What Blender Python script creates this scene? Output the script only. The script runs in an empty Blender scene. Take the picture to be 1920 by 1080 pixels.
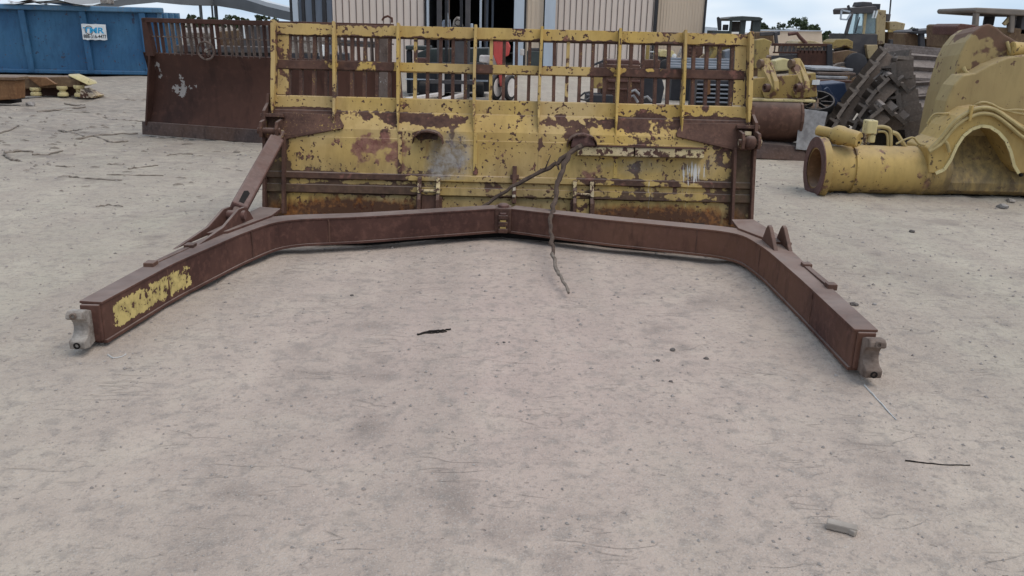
import bpy, bmesh, math, random
import numpy as np
from mathutils import Vector, Matrix, noise as mnoise

sc = bpy.context.scene
R = math.radians
random.seed(7)

# ------------------------------------------------------------------ camera
FPX, CAMH, HOR, ROLL = 1567.0, 1.6, 48.0, R(1.4)
PITCH = math.atan((540 - HOR) / FPX)
cam_d = bpy.data.cameras.new('camera')
cam_d.sensor_width = 36.0
cam_d.lens = FPX / 1920 * 36.0
cam_d.clip_start = 0.05
cam_d.clip_end = 5000
cam = bpy.data.objects.new('camera', cam_d)
sc.collection.objects.link(cam)
CR = Matrix.Rotation(math.pi / 2 - PITCH, 3, 'X') @ Matrix.Rotation(ROLL, 3, 'Z')
cam.matrix_world = Matrix.Translation((0, 0, CAMH)) @ CR.to_4x4()
sc.camera = cam

# ------------------------------------------------------------------ world, sun, exposure
SUN_EL, SUN_AZ = R(62), R(115)          # azimuth from +Y towards +X
w = bpy.data.worlds.new('World')
sc.world = w
w.use_nodes = True
w.cycles.sampling_method = 'MANUAL'
w.cycles.sample_map_resolution = 256
nt = w.node_tree
nt.nodes.clear()
sky = nt.nodes.new('ShaderNodeTexSky')
sky.sky_type = 'NISHITA'
sky.sun_disc = False
sky.sun_elevation = SUN_EL
sky.sun_rotation = SUN_AZ
sky.air_density = 1.0
sky.dust_density = 1.0
sky.ozone_density = 1.5
tc = nt.nodes.new('ShaderNodeTexCoord')
mp = nt.nodes.new('ShaderNodeMapping')
mp.inputs['Scale'].default_value = (1.0, 1.0, 3.2)
cn = nt.nodes.new('ShaderNodeTexNoise')
cn.inputs['Scale'].default_value = 4.5
cn.inputs['Detail'].default_value = 3
cn.inputs['Roughness'].default_value = 0.55
cr = nt.nodes.new('ShaderNodeValToRGB')
cr.color_ramp.elements[0].position = 0.36
cr.color_ramp.elements[0].color = (0.72, 0.72, 0.72, 1)
cr.color_ramp.elements[1].position = 0.62
cr.color_ramp.elements[1].color = (0.92, 0.92, 0.92, 1)
mx = nt.nodes.new('ShaderNodeMix')
mx.data_type = 'RGBA'
mx.inputs[7].default_value = (4.8, 5.75, 6.9, 1)      # bright thin overcast, same units as the sky
bg = nt.nodes.new('ShaderNodeBackground')
bg.inputs['Strength'].default_value = 0.10
wo = nt.nodes.new('ShaderNodeOutputWorld')
nt.links.new(tc.outputs['Generated'], mp.inputs['Vector'])
nt.links.new(mp.outputs['Vector'], cn.inputs['Vector'])
nt.links.new(cn.outputs['Fac'], cr.inputs['Fac'])
nt.links.new(cr.outputs['Color'], mx.inputs[0])
nt.links.new(sky.outputs['Color'], mx.inputs[6])
mc = nt.nodes.new('ShaderNodeMix'); mc.data_type = 'RGBA'
mc.inputs[6].default_value = (3.7, 5.0, 6.7, 1); mc.inputs[7].default_value = (5.6, 6.2, 6.9, 1)
c2 = nt.nodes.new('ShaderNodeMapRange'); c2.inputs[1].default_value = 0.40; c2.inputs[2].default_value = 0.60
nt.links.new(cn.outputs['Fac'], c2.inputs[0]); nt.links.new(c2.outputs[0], mc.inputs[0]); nt.links.new(mc.outputs[2], mx.inputs[7])
nt.links.new(mx.outputs[2], bg.inputs['Color'])
nt.links.new(bg.outputs['Background'], wo.inputs['Surface'])

sun_d = bpy.data.lights.new('sun', 'SUN')
sun_d.energy = 1.25
sun_d.angle = R(45)
sun_d.color = (1.0, 0.93, 0.84)
sun = bpy.data.objects.new('sun', sun_d)
sc.collection.objects.link(sun)
sdir = Vector((math.sin(SUN_AZ) * math.cos(SUN_EL), math.cos(SUN_AZ) * math.cos(SUN_EL), math.sin(SUN_EL)))
sun.rotation_euler = sdir.to_track_quat('Z', 'Y').to_euler()
sun.location = sdir * 40

sc.view_settings.view_transform = 'Standard'
sc.view_settings.look = 'None'
sc.view_settings.gamma = 1.0
sc.view_settings.exposure = 0.6
sc.view_settings.use_curve_mapping = False
sc.render.engine = 'CYCLES'
sc.cycles.use_denoising = True
sc.cycles.max_bounces = 5
sc.cycles.adaptive_threshold = 0.02
sc.render.film_transparent = False

# ------------------------------------------------------------------ layout helpers
def _ray(x, y):
    return CR @ Vector(((x - 960) / FPX, (540 - y) / FPX, -1.0))
def P(x, y, Y):
    """point of the place at depth Y seen at photo pixel x, y"""
    d = _ray(x, y); t = Y / d.y
    return Vector((d.x * t, Y, CAMH + d.z * t))
def G(x, y, z=0.0):
    """point at height z seen at photo pixel x, y"""
    d = _ray(x, y); t = (z - CAMH) / d.z
    return Vector((d.x * t, d.y * t, z))

# ------------------------------------------------------------------ mesh builder
ORG = {}
class MB:
    def __init__(self, M=None):
        self.v = []; self.f = []; self.M = M
    def add(self, vs, fs):
        b = len(self.v)
        for p in vs:
            p = Vector(p)
            self.v.append(self.M @ p if self.M is not None else p)
        for q in fs:
            self.f.append([i + b for i in q])
        return self
    def box(self, x0, x1, y0, y1, z0, z1):
        x0, x1 = min(x0, x1), max(x0, x1); y0, y1 = min(y0, y1), max(y0, y1); z0, z1 = min(z0, z1), max(z0, z1)
        vs = [(x0,y0,z0),(x1,y0,z0),(x1,y1,z0),(x0,y1,z0),(x0,y0,z1),(x1,y0,z1),(x1,y1,z1),(x0,y1,z1)]
        return self.add(vs, [(0,3,2,1),(4,5,6,7),(0,1,5,4),(1,2,6,5),(2,3,7,6),(3,0,4,7)])
    def hexa(self, c):
        return self.add(c, [(0,3,2,1),(4,5,6,7),(0,1,5,4),(1,2,6,5),(2,3,7,6),(3,0,4,7)])
    def beam(self, p0, p1, wd, ht, up=(0, 0, 1)):
        p0, p1 = Vector(p0), Vector(p1)
        t = (p1 - p0).normalized()
        s = t.cross(Vector(up))
        if s.length < 1e-4: s = t.cross(Vector((0, 1, 0)))
        s.normalize(); u = s.cross(t).normalized()
        s *= wd / 2; u *= ht / 2
        return self.hexa([p0-s-u, p0+s-u, p1+s-u, p1-s-u, p0-s+u, p0+s+u, p1+s+u, p1-s+u])
    def prism(self, poly, vec):
        poly = [Vector(p) for p in poly]; vec = Vector(vec); n = len(poly)
        nrm = Vector((0, 0, 0))
        for i in range(n):
            nrm += poly[i].cross(poly[(i + 1) % n])
        if nrm.dot(vec) > 0: poly = poly[::-1]
        vs = poly + [p + vec for p in poly]
        fs = [tuple(range(n)), tuple(range(2 * n - 1, n - 1, -1))]
        fs += [(i, i + n, (i + 1) % n + n, (i + 1) % n) for i in range(n)]
        return self.add(vs, fs)
    def tube(self, pts, r, n=8):
        pts = [Vector(p) for p in pts]; m = len(pts)
        rs = list(r) if hasattr(r, '__len__') else [r] * m
        prev = None; vs = []
        for i in range(m):
            t = (pts[min(i + 1, m - 1)] - pts[max(i - 1, 0)]).normalized()
            if prev is None:
                a = t.cross(Vector((0, 0, 1)))
                if a.length < 1e-3: a = t.cross(Vector((0, 1, 0)))
            else:
                a = prev - t * prev.dot(t)
            a.normalize(); prev = a; b = t.cross(a)
            for k in range(n):
                an = 2 * math.pi * k / n
                vs.append(pts[i] + (a * math.cos(an) + b * math.sin(an)) * rs[i])
        fs = []
        for i in range(m - 1):
            for k in range(n):
                fs.append((i*n+k, i*n+(k+1)%n, (i+1)*n+(k+1)%n, (i+1)*n+k))
        fs.append(tuple(range(n - 1, -1, -1))); fs.append(tuple(range((m-1)*n, m*n)))
        return self.add(vs, fs)
    def lathe(self, o, axis, prof, n=24, closed=True):
        """prof: (distance along axis, radius)"""
        o = Vector(o); ax = Vector(axis).normalized()
        a = ax.cross(Vector((0, 0, 1)))
        if a.length < 1e-3: a = ax.cross(Vector((0, 1, 0)))
        a.normalize(); b = ax.cross(a); m = len(prof); vs = []; fs = []
        for t, r in prof:
            for k in range(n):
                an = 2 * math.pi * k / n
                vs.append(o + ax * t + (a * math.cos(an) + b * math.sin(an)) * max(r, 1e-4))
        for i in range(m - 1):
            for k in range(n):
                fs.append((i*n+k, i*n+(k+1)%n, (i+1)*n+(k+1)%n, (i+1)*n+k))
        if closed:
            fs.append(tuple(range(n - 1, -1, -1))); fs.append(tuple(range((m-1)*n, m*n)))
        return self.add(vs, fs)
    def torus(self, o, axis, rad, r, n=24, m=8, a0=0, a1=2*math.pi):
        o = Vector(o); ax = Vector(axis).normalized()
        a = ax.cross(Vector((0, 0, 1)))
        if a.length < 1e-3: a = ax.cross(Vector((0, 1, 0)))
        a.normalize(); b = ax.cross(a)
        pts = [o + (a*math.cos(a0+(a1-a0)*i/n) + b*math.sin(a0+(a1-a0)*i/n))*rad for i in range(n + 1)]
        return self.tube(pts, r, m)
    def ring(self, path):
        """beam through (x, y, z0, z1, width), flat sides, five rows up each side"""
        m = len(path); vs = []; K = 5
        for i, (x, y, z0, z1, wd) in enumerate(path):
            a = Vector(path[max(i-1, 0)][:2]); b = Vector(path[min(i+1, m-1)][:2]); t = (b - a).normalized()
            s = Vector((t.y, -t.x)) * wd / 2
            for k in range(K):
                vs.append((x - s.x, y - s.y, z0 + (z1 - z0) * k / (K - 1)))
            for k in range(K):
                vs.append((x + s.x, y + s.y, z1 + (z0 - z1) * k / (K - 1)))
        n = 2 * K; fs = []
        for i in range(m - 1):
            for k in range(n):
                fs.append((i*n+k, (i+1)*n+k, (i+1)*n+(k+1)%n, i*n+(k+1)%n))
        fs.append(tuple(range(n))); fs.append(tuple(range(m*n-1, (m-1)*n-1, -1)))
        return self.add(vs, fs)
    # shapes that face the viewer's side of the yard, from photo pixels at a real depth
    def pbox(self, x0, y0, x1, y1, Y, dep):
        a, b = P(x0, y0, Y), P(x1, y1, Y)
        xm, ym = (x0 + x1) / 2, (y0 + y1) / 2
        return self.box(P(x0, ym, Y).x, P(x1, ym, Y).x, Y, Y + dep, P(xm, y0, Y).z, max(P(xm, y1, Y).z, 0.0))
    def ppoly(self, pts, Y, dep):
        ps = [P(x, y, Y) for x, y in pts]
        for p in ps: p.z = max(p.z, 0.0)
        return self.prism(ps, (0, dep, 0))
    def pbar(self, a, b, Y, wd, dep, Y2=None):
        return self.beam(P(a[0], a[1], Y), P(b[0], b[1], Y if Y2 is None else Y2), dep, wd, up=(0, -1, 0.01)) if False else \
               self.beam(P(a[0], a[1], Y), P(b[0], b[1], Y if Y2 is None else Y2), wd, dep, up=(0.01, -1, 0.0))
    def build(self, name, mat, parent=None, bevel=0.0, smooth=False, attr=None, loc=None, seg=2):
        org = ORG[parent.name] if parent is not None else Vector(loc if loc is not None else (0, 0, 0))
        me = bpy.data.meshes.new(name)
        me.from_pydata([tuple(p - org) for p in self.v], [], self.f)
        bm = bmesh.new(); bm.from_mesh(me); bmesh.ops.recalc_face_normals(bm, faces=bm.faces); bm.to_mesh(me); bm.free()
        if attr is not None:
            co = np.array([tuple(p) for p in self.v])
            av = np.asarray(attr(co), dtype=np.float32)
            ca = me.color_attributes.new('w', 'FLOAT_COLOR', 'POINT')
            ca.data.foreach_set('color', np.ascontiguousarray(av[:, :4]).ravel())
            if av.shape[1] == 8:
                ca = me.color_attributes.new('x', 'FLOAT_COLOR', 'POINT')
                ca.data.foreach_set('color', np.ascontiguousarray(av[:, 4:]).ravel())
        me.materials.append(mat)
        o = bpy.data.objects.new(name, me); sc.collection.objects.link(o)
        if parent is not None: o.parent = parent
        else: o.location = org
        ORG[o.name] = org
        if smooth:
            me.polygons.foreach_set('use_smooth', [True] * len(me.polygons))
            try: me.set_sharp_from_angle(angle=R(38))
            except Exception: pass
        if bevel > 0:
            md = o.modifiers.new('bevel', 'BEVEL'); md.width = bevel; md.segments = seg
            md.limit_method = 'ANGLE'; md.angle_limit = R(35)
        return o
def tag(o, label, cat, group=None, kind=None):
    o['label'] = label; o['category'] = cat
    if group: o['group'] = group
    if kind: o['kind'] = kind
    return o
def thing(name, label, cat, loc, group=None):
    o = bpy.data.objects.new(name, None); sc.collection.objects.link(o)
    o.empty_display_size = 0.1
    o.location = loc; ORG[o.name] = Vector(loc)
    return tag(o, label, cat, group)
def struct(o, kind='structure'):
    o['kind'] = kind; return o

# ------------------------------------------------------------------ materials
class NT:
    def __init__(self, name):
        self.m = bpy.data.materials.new(name); self.m.use_nodes = True
        self.t = self.m.node_tree; self.t.nodes.clear()
        self.out = self.t.nodes.new('ShaderNodeOutputMaterial')
        self.b = self.t.nodes.new('ShaderNodeBsdfPrincipled')
        self.t.links.new(self.b.outputs[0], self.out.inputs[0])
        self.co = self.t.nodes.new('ShaderNodeTexCoord').outputs['Object']
    def put(self, sock, v):
        if isinstance(v, bpy.types.NodeSocket): self.t.links.new(v, sock)
        elif v is not None:
            if hasattr(v, '__len__') and len(v) == 3 and sock.type == 'RGBA': v = (*v, 1)
            sock.default_value = v
    def mapped(self, scale, co=None):
        n = self.t.nodes.new('ShaderNodeMapping'); n.inputs['Scale'].default_value = scale
        self.t.links.new(co or self.co, n.inputs['Vector']); return n.outputs[0]
    def noise(self, scale, detail=6, rough=0.6, co=None, dist=0.0):
        n = self.t.nodes.new('ShaderNodeTexNoise')
        n.inputs['Scale'].default_value = scale; n.inputs['Detail'].default_value = detail
        n.inputs['Roughness'].default_value = rough; n.inputs['Distortion'].default_value = dist
        self.t.links.new(co or self.co, n.inputs['Vector']); return n.outputs['Fac']
    def math(self, op, a, b=None, c=None, clamp=False):
        n = self.t.nodes.new('ShaderNodeMath'); n.operation = op; n.use_clamp = clamp
        self.put(n.inputs[0], a)
        if b is not None: self.put(n.inputs[1], b)
        if c is not None: self.put(n.inputs[2], c)
        return n.outputs[0]
    def step(self, v, lo, hi, a=0.0, b=1.0):
        n = self.t.nodes.new('ShaderNodeMapRange')
        self.put(n.inputs[0], v)
        for i, q in enumerate((lo, hi, a, b)): self.put(n.inputs[i + 1], q)
        return n.outputs[0]
    def mix(self, f, a, b):
        n = self.t.nodes.new('ShaderNodeMix'); n.data_type = 'RGBA'
        self.put(n.inputs[0], f); self.put(n.inputs[6], a); self.put(n.inputs[7], b)
        return n.outputs[2]
    def attr(self, nm='w'):
        a = self.t.nodes.new('ShaderNodeAttribute'); a.attribute_name = nm
        s = self.t.nodes.new('ShaderNodeSeparateColor'); self.t.links.new(a.outputs['Color'], s.inputs[0])
        return s.outputs[0], s.outputs[1], s.outputs[2], a.outputs['Alpha']
    def upness(self):
        g = self.t.nodes.new('ShaderNodeNewGeometry')
        s = self.t.nodes.new('ShaderNodeSeparateXYZ'); self.t.links.new(g.outputs['Normal'], s.inputs[0])
        return s.outputs[2]
    def bump(self, h, strength=0.3, dist=0.01):
        n = self.t.nodes.new('ShaderNodeBump'); n.inputs['Strength'].default_value = strength
        n.inputs['Distance'].default_value = dist
        self.t.links.new(h, n.inputs['Height']); self.t.links.new(n.outputs[0], self.b.inputs['Normal'])
    def done(self, col, rough=0.8, metal=0.0, spec=0.3):
        self.put(self.b.inputs['Base Color'], col); self.put(self.b.inputs['Roughness'], rough)
        self.put(self.b.inputs['Metallic'], metal); self.b.inputs['Specular IOR Level'].default_value = spec
        return self.m

RUST1, RUST2 = (0.050, 0.024, 0.018), (0.100, 0.050, 0.034)
DUST = (0.30, 0.25, 0.22)
def worn(name, p1, p2, bias=0.0, scale=3.0, r1=RUST1, r2=RUST2, attr=False, dust=0.35, rough=0.62, fine=0.3, edge=0.012):
    """chipped paint over rusted steel; the colour attribute w moves the chipping about"""
    t = NT(name)
    n1 = t.noise(scale, 5, 0.62, dist=0.3); n2 = t.noise(scale * 7, 3, 0.6); n3 = t.noise(scale * 0.5, 1, 0.5)
    nm = t.noise(scale * 3.1, 3, 0.55)
    m = t.math('ADD', t.math('MULTIPLY', n1, 0.62 - fine * .5), t.math('ADD', t.math('MULTIPLY', nm, 0.38), t.math('MULTIPLY', n2, fine * .5)))
    m = t.math('ADD', m, bias)
    if attr:
        r, g, b, a = t.attr(); m = t.math('ADD', m, r)
    mask = t.step(m, 0.5 - edge, 0.5 + edge)
    spk = t.math('ADD', t.math('ADD', t.math('MULTIPLY', t.noise(scale * 11, 2, 0.5), 0.7), t.math('MULTIPLY', nm, 0.45)), t.math('MULTIPLY', bias, 0.35))
    mask = t.math('MAXIMUM', mask, t.step(spk, 0.665, 0.69))
    paint = t.mix(t.step(n3, 0.35, 0.65), p1, p2)
    grime = t.noise(14, 3, 0.7, co=t.mapped((1, 1, 0.25)))
    paint = t.mix(t.step(grime, 0.45, 0.75, 0, 0.45), paint, tuple(c * 0.55 for c in p1))
    paint = t.mix(t.step(t.noise(scale * .8, 4, 0.65, co=t.mapped((1, 1, .6))), 0.48, 0.74, 0, 0.55), paint, tuple(p1[i] * (.52, .46, .5)[i] for i in range(3)))
    rcol = t.mix(t.step(n2, 0.35, 0.68), r1, r2)
    rcol = t.mix(t.step(t.noise(2.1, 2, 0.6), 0.5, 0.72, 0, 0.6), rcol, (0.13, 0.066, 0.045))
    col = t.mix(mask, paint, rcol)
    if attr:
        xr, xg, xb, xa_ = t.attr('x')
        rm = t.step(t.math('ADD', xr, t.math('MULTIPLY', t.math('SUBTRACT', nm, 0.5), 2.2)), 0.30, 0.52, 0, 0.9)
        col = t.mix(rm, col, t.mix(t.step(n2, 0.4, 0.6), (0.16, 0.060, 0.045), (0.24, 0.105, 0.078)))
        col = t.mix(t.math('MULTIPLY', xg, t.step(grime, 0.33, 0.62, 0.35, 1.0)), col, t.mix(n2, (0.075, 0.052, 0.026), (0.15, 0.11, 0.06)))
        og = t.step(t.math('ADD', g, t.math('MULTIPLY', t.math('SUBTRACT', grime, 0.5), 1.1)), 0.22, 0.75, 0, 0.95)
        ocol = t.mix(t.step(t.math('SUBTRACT', n2, t.math('MULTIPLY', g, 0.28)), 0.2, 0.5), (0.060, 0.019, 0.008), (0.25, 0.095, 0.022))
        col = t.mix(og, col, ocol)
        gg = t.step(t.math('ADD', b, t.math('MULTIPLY', t.math('SUBTRACT', n1, 0.5), 0.8)), 0.15, 0.75, 0, 0.85)
        col = t.mix(gg, col, t.mix(t.step(t.math('ADD', n2, t.math('MULTIPLY', t.math('SUBTRACT', grime, .5), .6)), 0.35, 0.65), (0.27, 0.255, 0.25), (0.15, 0.115, 0.085)))
        st = t.noise(1.0, 4, 0.7, co=t.mapped((75, 10, 2.2)))
        ww = t.step(t.math('ADD', a, t.math('MULTIPLY', t.math('SUBTRACT', st, 0.5), 1.7)), 0.50, 0.60, 0, .9)
        col = t.mix(ww, col, (0.60, 0.57, 0.53))
    up = t.step(t.upness(), 0.55, 0.95)
    col = t.mix(t.math('MULTIPLY', up, t.step(n1, 0.35, 0.6, dust * 0.5, dust)), col, DUST)
    h = t.math('ADD', t.math('MULTIPLY', mask, -0.5), t.math('MULTIPLY', n2, 0.6))
    t.bump(h, 0.35, 0.006)
    return t.done(col, t.step(mask, 0, 1, rough, 0.85), 0.0, 0.3)
def rusty(name, c1=RUST1, c2=RUST2, c3=(0.13, 0.066, 0.045), scale=4.0, dust=0.35, chips=None, chipbias=-0.16, rough=0.82, bump=0.4, attr=False):
    t = NT(name)
    n1 = t.noise(scale, 4, 0.62, dist=0.4); n2 = t.noise(scale * 9, 3, 0.6); n3 = t.noise(scale * 0.35, 2, 0.55)
    col = t.mix(t.step(n1, 0.35, 0.65), c1, c2)
    col = t.mix(t.step(n3, 0.44, 0.64, 0, 0.85), col, c3)
    col = t.mix(t.step(t.noise(scale * 4, 3, 0.7, co=t.mapped((1, 1, .3))), 0.52, 0.70, 0, 0.5), col, tuple(x * .55 for x in c1))
    col = t.mix(t.step(n2, 0.5, 0.75, 0, 0.5), col, tuple(x * 1.7 for x in c2))
    if chips:
        b = t.math('ADD', t.math('ADD', t.math('MULTIPLY', n1, 0.30), t.math('ADD', t.math('MULTIPLY', n2, 0.45), t.math('MULTIPLY', t.noise(scale * 26, 2, .6), 0.25))), chipbias)
        if attr:
            r, g, bb, a = t.attr(); b = t.math('ADD', b, r)
        col = t.mix(t.step(b, 0.49, 0.51), col, t.mix(t.step(n2, 0.35, 0.6), tuple(x * 0.6 for x in chips), chips))
    up = t.step(t.upness(), 0.55, 0.95)
    col = t.mix(t.math('MULTIPLY', up, t.step(n1, 0.35, 0.6, dust * 0.5, dust)), col, DUST)
    t.bump(n2, bump, 0.004)
    return t.done(col, rough, 0.0, 0.28)
def plain(name, c1, c2=None, scale=6.0, rough=0.7, metal=0.0, bump=0.15, dust=0.0, streak=False):
    t = NT(name); c2 = c2 or tuple(x * 0.7 for x in c1)
    n1 = t.noise(scale, 4, 0.65, co=t.mapped((1, 1, 0.2)) if streak else None); n2 = t.noise(scale * 8, 2, 0.6)
    col = t.mix(t.step(n1, 0.36, 0.66), c1, c2)
    if dust:
        col = t.mix(t.math('MULTIPLY', t.step(t.upness(), 0.4, 0.9), dust), col, DUST)
    t.bump(n2, bump, 0.003)
    return t.done(col, rough, metal)

YEL1, YEL2 = (0.48, 0.310, 0.082), (0.44, 0.305, 0.130)
M = {}
M['blade'] = worn('chipped_yellow_blade_paint', YEL1, YEL2, 0, 3.2, attr=True)
M['blade_bar'] = worn('chipped_yellow_bar_paint', YEL1, YEL2, -0.02, 2.6)
M['rust'] = rusty('dark_brown_rust')
M['rust_bar'] = rusty('bar_rust', scale=7, chips=(0.33, 0.23, 0.06), chipbias=-0.10)
M['frame'] = rusty('push_frame_rust', (0.058, 0.025, 0.019), (0.098, 0.045, 0.033), (0.140, 0.066, 0.040), 2.2, 0.55, chips=(0.52, 0.40, 0.15), chipbias=-0.21, attr=True)
M['brace'] = rusty('reddish_brace_rust', (0.080, 0.038, 0.031), (0.125, 0.064, 0.052), (0.10, 0.045, 0.032), 4, 0.35)
M['cap'] = plain('weathered_cast_cap', (0.36, 0.32, 0.28), (0.13, 0.10, 0.08), 14, 0.8, bump=0.6)
M['capbrown'] = plain('rusty_cast_cap', (0.20, 0.15, 0.12), (0.09, 0.06, 0.045), 14, 0.8, bump=0.6)
M['ivory'] = worn('chipped_ivory_paint', (0.50, 0.38, 0.20), (0.52, 0.43, 0.32), -0.015, 6)
M['black'] = plain('grease_and_shade_black', (0.016, 0.012, 0.010), None, 8, 0.95)
M['oldblade'] = rusty('old_blade_rust', (0.030, 0.014, 0.011), (0.060, 0.026, 0.018), (0.105, 0.046, 0.030), 1.0, 0.2, chips=(0.30, 0.27, 0.25), chipbias=-0.2, attr=True)
M['oldbar'] = rusty('old_bar_rust', (0.07, 0.045, 0.035), (0.13, 0.09, 0.07), (0.16, 0.12, 0.10), 5, 0.3, chips=(0.5, 0.48, 0.45), chipbias=-0.12)
M['cutting'] = rusty('cutting_edge_steel', (0.045, 0.032, 0.030), (0.085, 0.058, 0.05), (0.09, 0.05, 0.035), 3, 0.3)

# ------------------------------------------------------------------ ground
def vnoise(x, y, seed):
    xi, yi = np.floor(x).astype(np.int64), np.floor(y).astype(np.int64)
    fx, fy = x - xi, y - yi; fx = fx*fx*(3-2*fx); fy = fy*fy*(3-2*fy)
    def h(a, b):
        n = (a * 374761393 + b * 668265263 + seed * 69069) & 0x7fffffff
        n = ((n ^ (n >> 13)) * 1274126177) & 0x7fffffff
        return ((n ^ (n >> 16)) & 0xffff) / 65535.0
    return (h(xi,yi)*(1-fx)+h(xi+1,yi)*fx)*(1-fy) + (h(xi,yi+1)*(1-fx)+h(xi+1,yi+1)*fx)*fy
def fbm(x, y, f, oct, seed):
    s = 0; a = 1; tot = 0
    for o in range(oct):
        s = s + a * (vnoise(x * f + 31.7 * o, y * f + 11.3 * o, seed + o) - 0.5); tot += a; a *= 0.55; f *= 2.07
    return s / tot
BERM_L = ((-2.11, 4.05), (-2.03, 4.65), (-1.88, 5.4), (-1.7, 5.8))
BERM_R = ((1.73, 3.95), (1.735, 4.65), (1.735, 5.3), (1.62, 5.76))
BERM_A = ((3.15, 8.62), (6.0, 8.62))
def ground_z(x, y):
    x = np.asarray(x, float); y = np.asarray(y, float)
    rough = np.clip((y - 8) / 6, 0, 1) * np.clip((-x + 1) / 4, 0, 1)        # stirred-up dirt at the far left
    z = 0.030 * fbm(x, y, 0.45, 3, 5) + 0.012 * fbm(x, y, 2.2, 3, 9) + 0.006 * fbm(x, y, 9.0, 2, 17)
    z = z + rough * (0.17 * fbm(x, y, 1.5, 4, 23))
    dmin = np.full(x.shape, 9.0)                                             # dirt banked up against the heavy iron
    for poly in (BERM_L, BERM_R, BERM_A):
        for (ax_, ay_), (bx_, by_) in zip(poly[:-1], poly[1:]):
            tt = np.clip(((x - ax_) * (bx_ - ax_) + (y - ay_) * (by_ - ay_)) / ((bx_ - ax_) ** 2 + (by_ - ay_) ** 2), 0, 1)
            dmin = np.minimum(dmin, np.hypot(x - ax_ - tt * (bx_ - ax_), y - ay_ - tt * (by_ - ay_)))
    z = z + np.clip(1 - dmin / 0.20, 0, 1) * (0.026 + 0.05 * fbm(x, y, 5.0, 2, 41))
    z = z * np.clip(1 - (np.hypot(x, y) - 60) / 60, 0, 1)
    return z - 0.012
def axis(dense0, dense1, step, far0, far1, gro=1.13):
    a = list(np.arange(dense0, dense1, step)); s = step; b = []; x = dense1
    while x < far1: b.append(x); s *= gro; x += s
    b.append(far1); c = []; s = step; x = dense0
    while x > far0: s *= gro; x -= s; c.append(x)
    return np.array(sorted(c) + a + b)
gx = axis(-7.5, 7.5, 0.05, -700, 700); gy = axis(0.8, 15.0, 0.05, -40, 1200)
X, Y = np.meshgrid(gx, gy); Z = ground_z(X, Y)
nx, ny = len(gx), len(gy)
me = bpy.data.meshes.new('ground')
vv = np.stack([X.ravel(), Y.ravel(), Z.ravel()], 1)
idx = np.arange(nx * ny).reshape(ny, nx)
ff = np.stack([idx[:-1,:-1].ravel(), idx[:-1,1:].ravel(), idx[1:,1:].ravel(), idx[1:,:-1].ravel()], 1)
me.vertices.add(len(vv)); me.vertices.foreach_set('co', vv.ravel())
me.loops.add(ff.size); me.loops.foreach_set('vertex_index', ff.ravel())
me.polygons.add(len(ff)); me.polygons.foreach_set('loop_start', np.arange(0, ff.size, 4))
me.polygons.foreach_set('use_smooth', np.ones(len(ff), bool))
me.update(calc_edges=True)
ca_ = me.color_attributes.new('w', 'FLOAT_COLOR', 'POINT')
st_ = np.zeros(nx * ny)
for (px, py, rx, ry, k_) in ((1270, 648, .16, .12, .8), (1300, 560, .30, .22, .45), (1260, 545, .3, .2, .35), (700, 775, .05, .28, .5), (690, 800, .16, .05, .45), (860, 945, .07, .25, .55), (930, 1010, .2, .2, .4), (1560, 720, .35, .12, .35), (1480, 700, .5, .1, .3),
        (640, 560, .3, .2, .3), (430, 440, .35, .12, .7), (330, 405, .6, .15, .5), (160, 335, .5, .2, .7), (420, 395, .5, .15, .5), (60, 290, .9, .25, .8), (150, 250, .9, .3, .8), (60, 240, .9, .3, .6), (200, 205, 1.3, .4, .8), (90, 200, 1.2, .4, .7), (1660, 500, .4, .3, .4), (1760, 420, .6, .3, .5), (1500, 340, .5, .2, .4), (1850, 395, 1.2, .12, .5), (680, 700, .35, .1, .3)):
    c_ = G(px, py); q_ = np.clip(1.2 - np.hypot((vv[:, 0] - c_.x) / rx, (vv[:, 1] - c_.y) / ry), 0, 1); st_ = np.maximum(st_, q_ * k_)
rs_ = np.random.default_rng(3)
for lane in (((655, 470), (690, 600), (705, 700), (690, 800), (700, 930), (640, 1079)), ((870, 860), (850, 950), (905, 1000), (935, 1079)), ((1010, 1079), (1085, 1000), (1130, 900)), ((1230, 620), (1300, 560), (1330, 520)), ((560, 640), (540, 760), (420, 945), (330, 1079)), ((1480, 690), (1560, 730), (1640, 850), (1660, 1000)), ((1540, 430), (1700, 500), (1900, 620)), ((430, 430), (300, 440), (40, 500))):
    for a_, b_ in zip(lane[:-1], lane[1:]):
        a_, b_ = G(*a_), G(*b_); L_ = math.hypot(b_.x - a_.x, b_.y - a_.y); k_ = max(2, int(L_ / .09))
        for i_ in range(k_):
            if rs_.random() < .35: continue
            cx_ = a_.x + (b_.x - a_.x) * i_ / k_ + rs_.normal(0, .03); cy_ = a_.y + (b_.y - a_.y) * i_ / k_; wx_ = rs_.uniform(.03, .15); wy_ = rs_.uniform(.02, .05)
            near_ = (np.abs(vv[:, 0] - cx_) < wx_ * 1.3) & (np.abs(vv[:, 1] - cy_) < wy_ * 2.5)
            q_ = np.clip(1.2 - np.hypot((vv[near_, 0] - cx_) / wx_, (vv[near_, 1] - cy_) / (wy_ * 1.8)), 0, 1) * rs_.uniform(.25, .75)
            st_[near_] = np.maximum(st_[near_], q_)
rg_ = np.clip((vv[:, 1] - 7.5) / 5, 0, 1) * np.clip((-vv[:, 0] + .5) / 4, 0, 1)
ca_.data.foreach_set('color', np.stack([st_, rg_, np.clip(1.15 - np.hypot(vv[:, 0] / 2.6, (vv[:, 1] - 4.2) / 4.2), 0, 1), st_ * 0 + 1], 1).astype(np.float32).ravel())
ground = bpy.data.objects.new('ground', me); sc.collection.objects.link(ground); struct(ground)
t = NT('dusty_packed_dirt')
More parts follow.
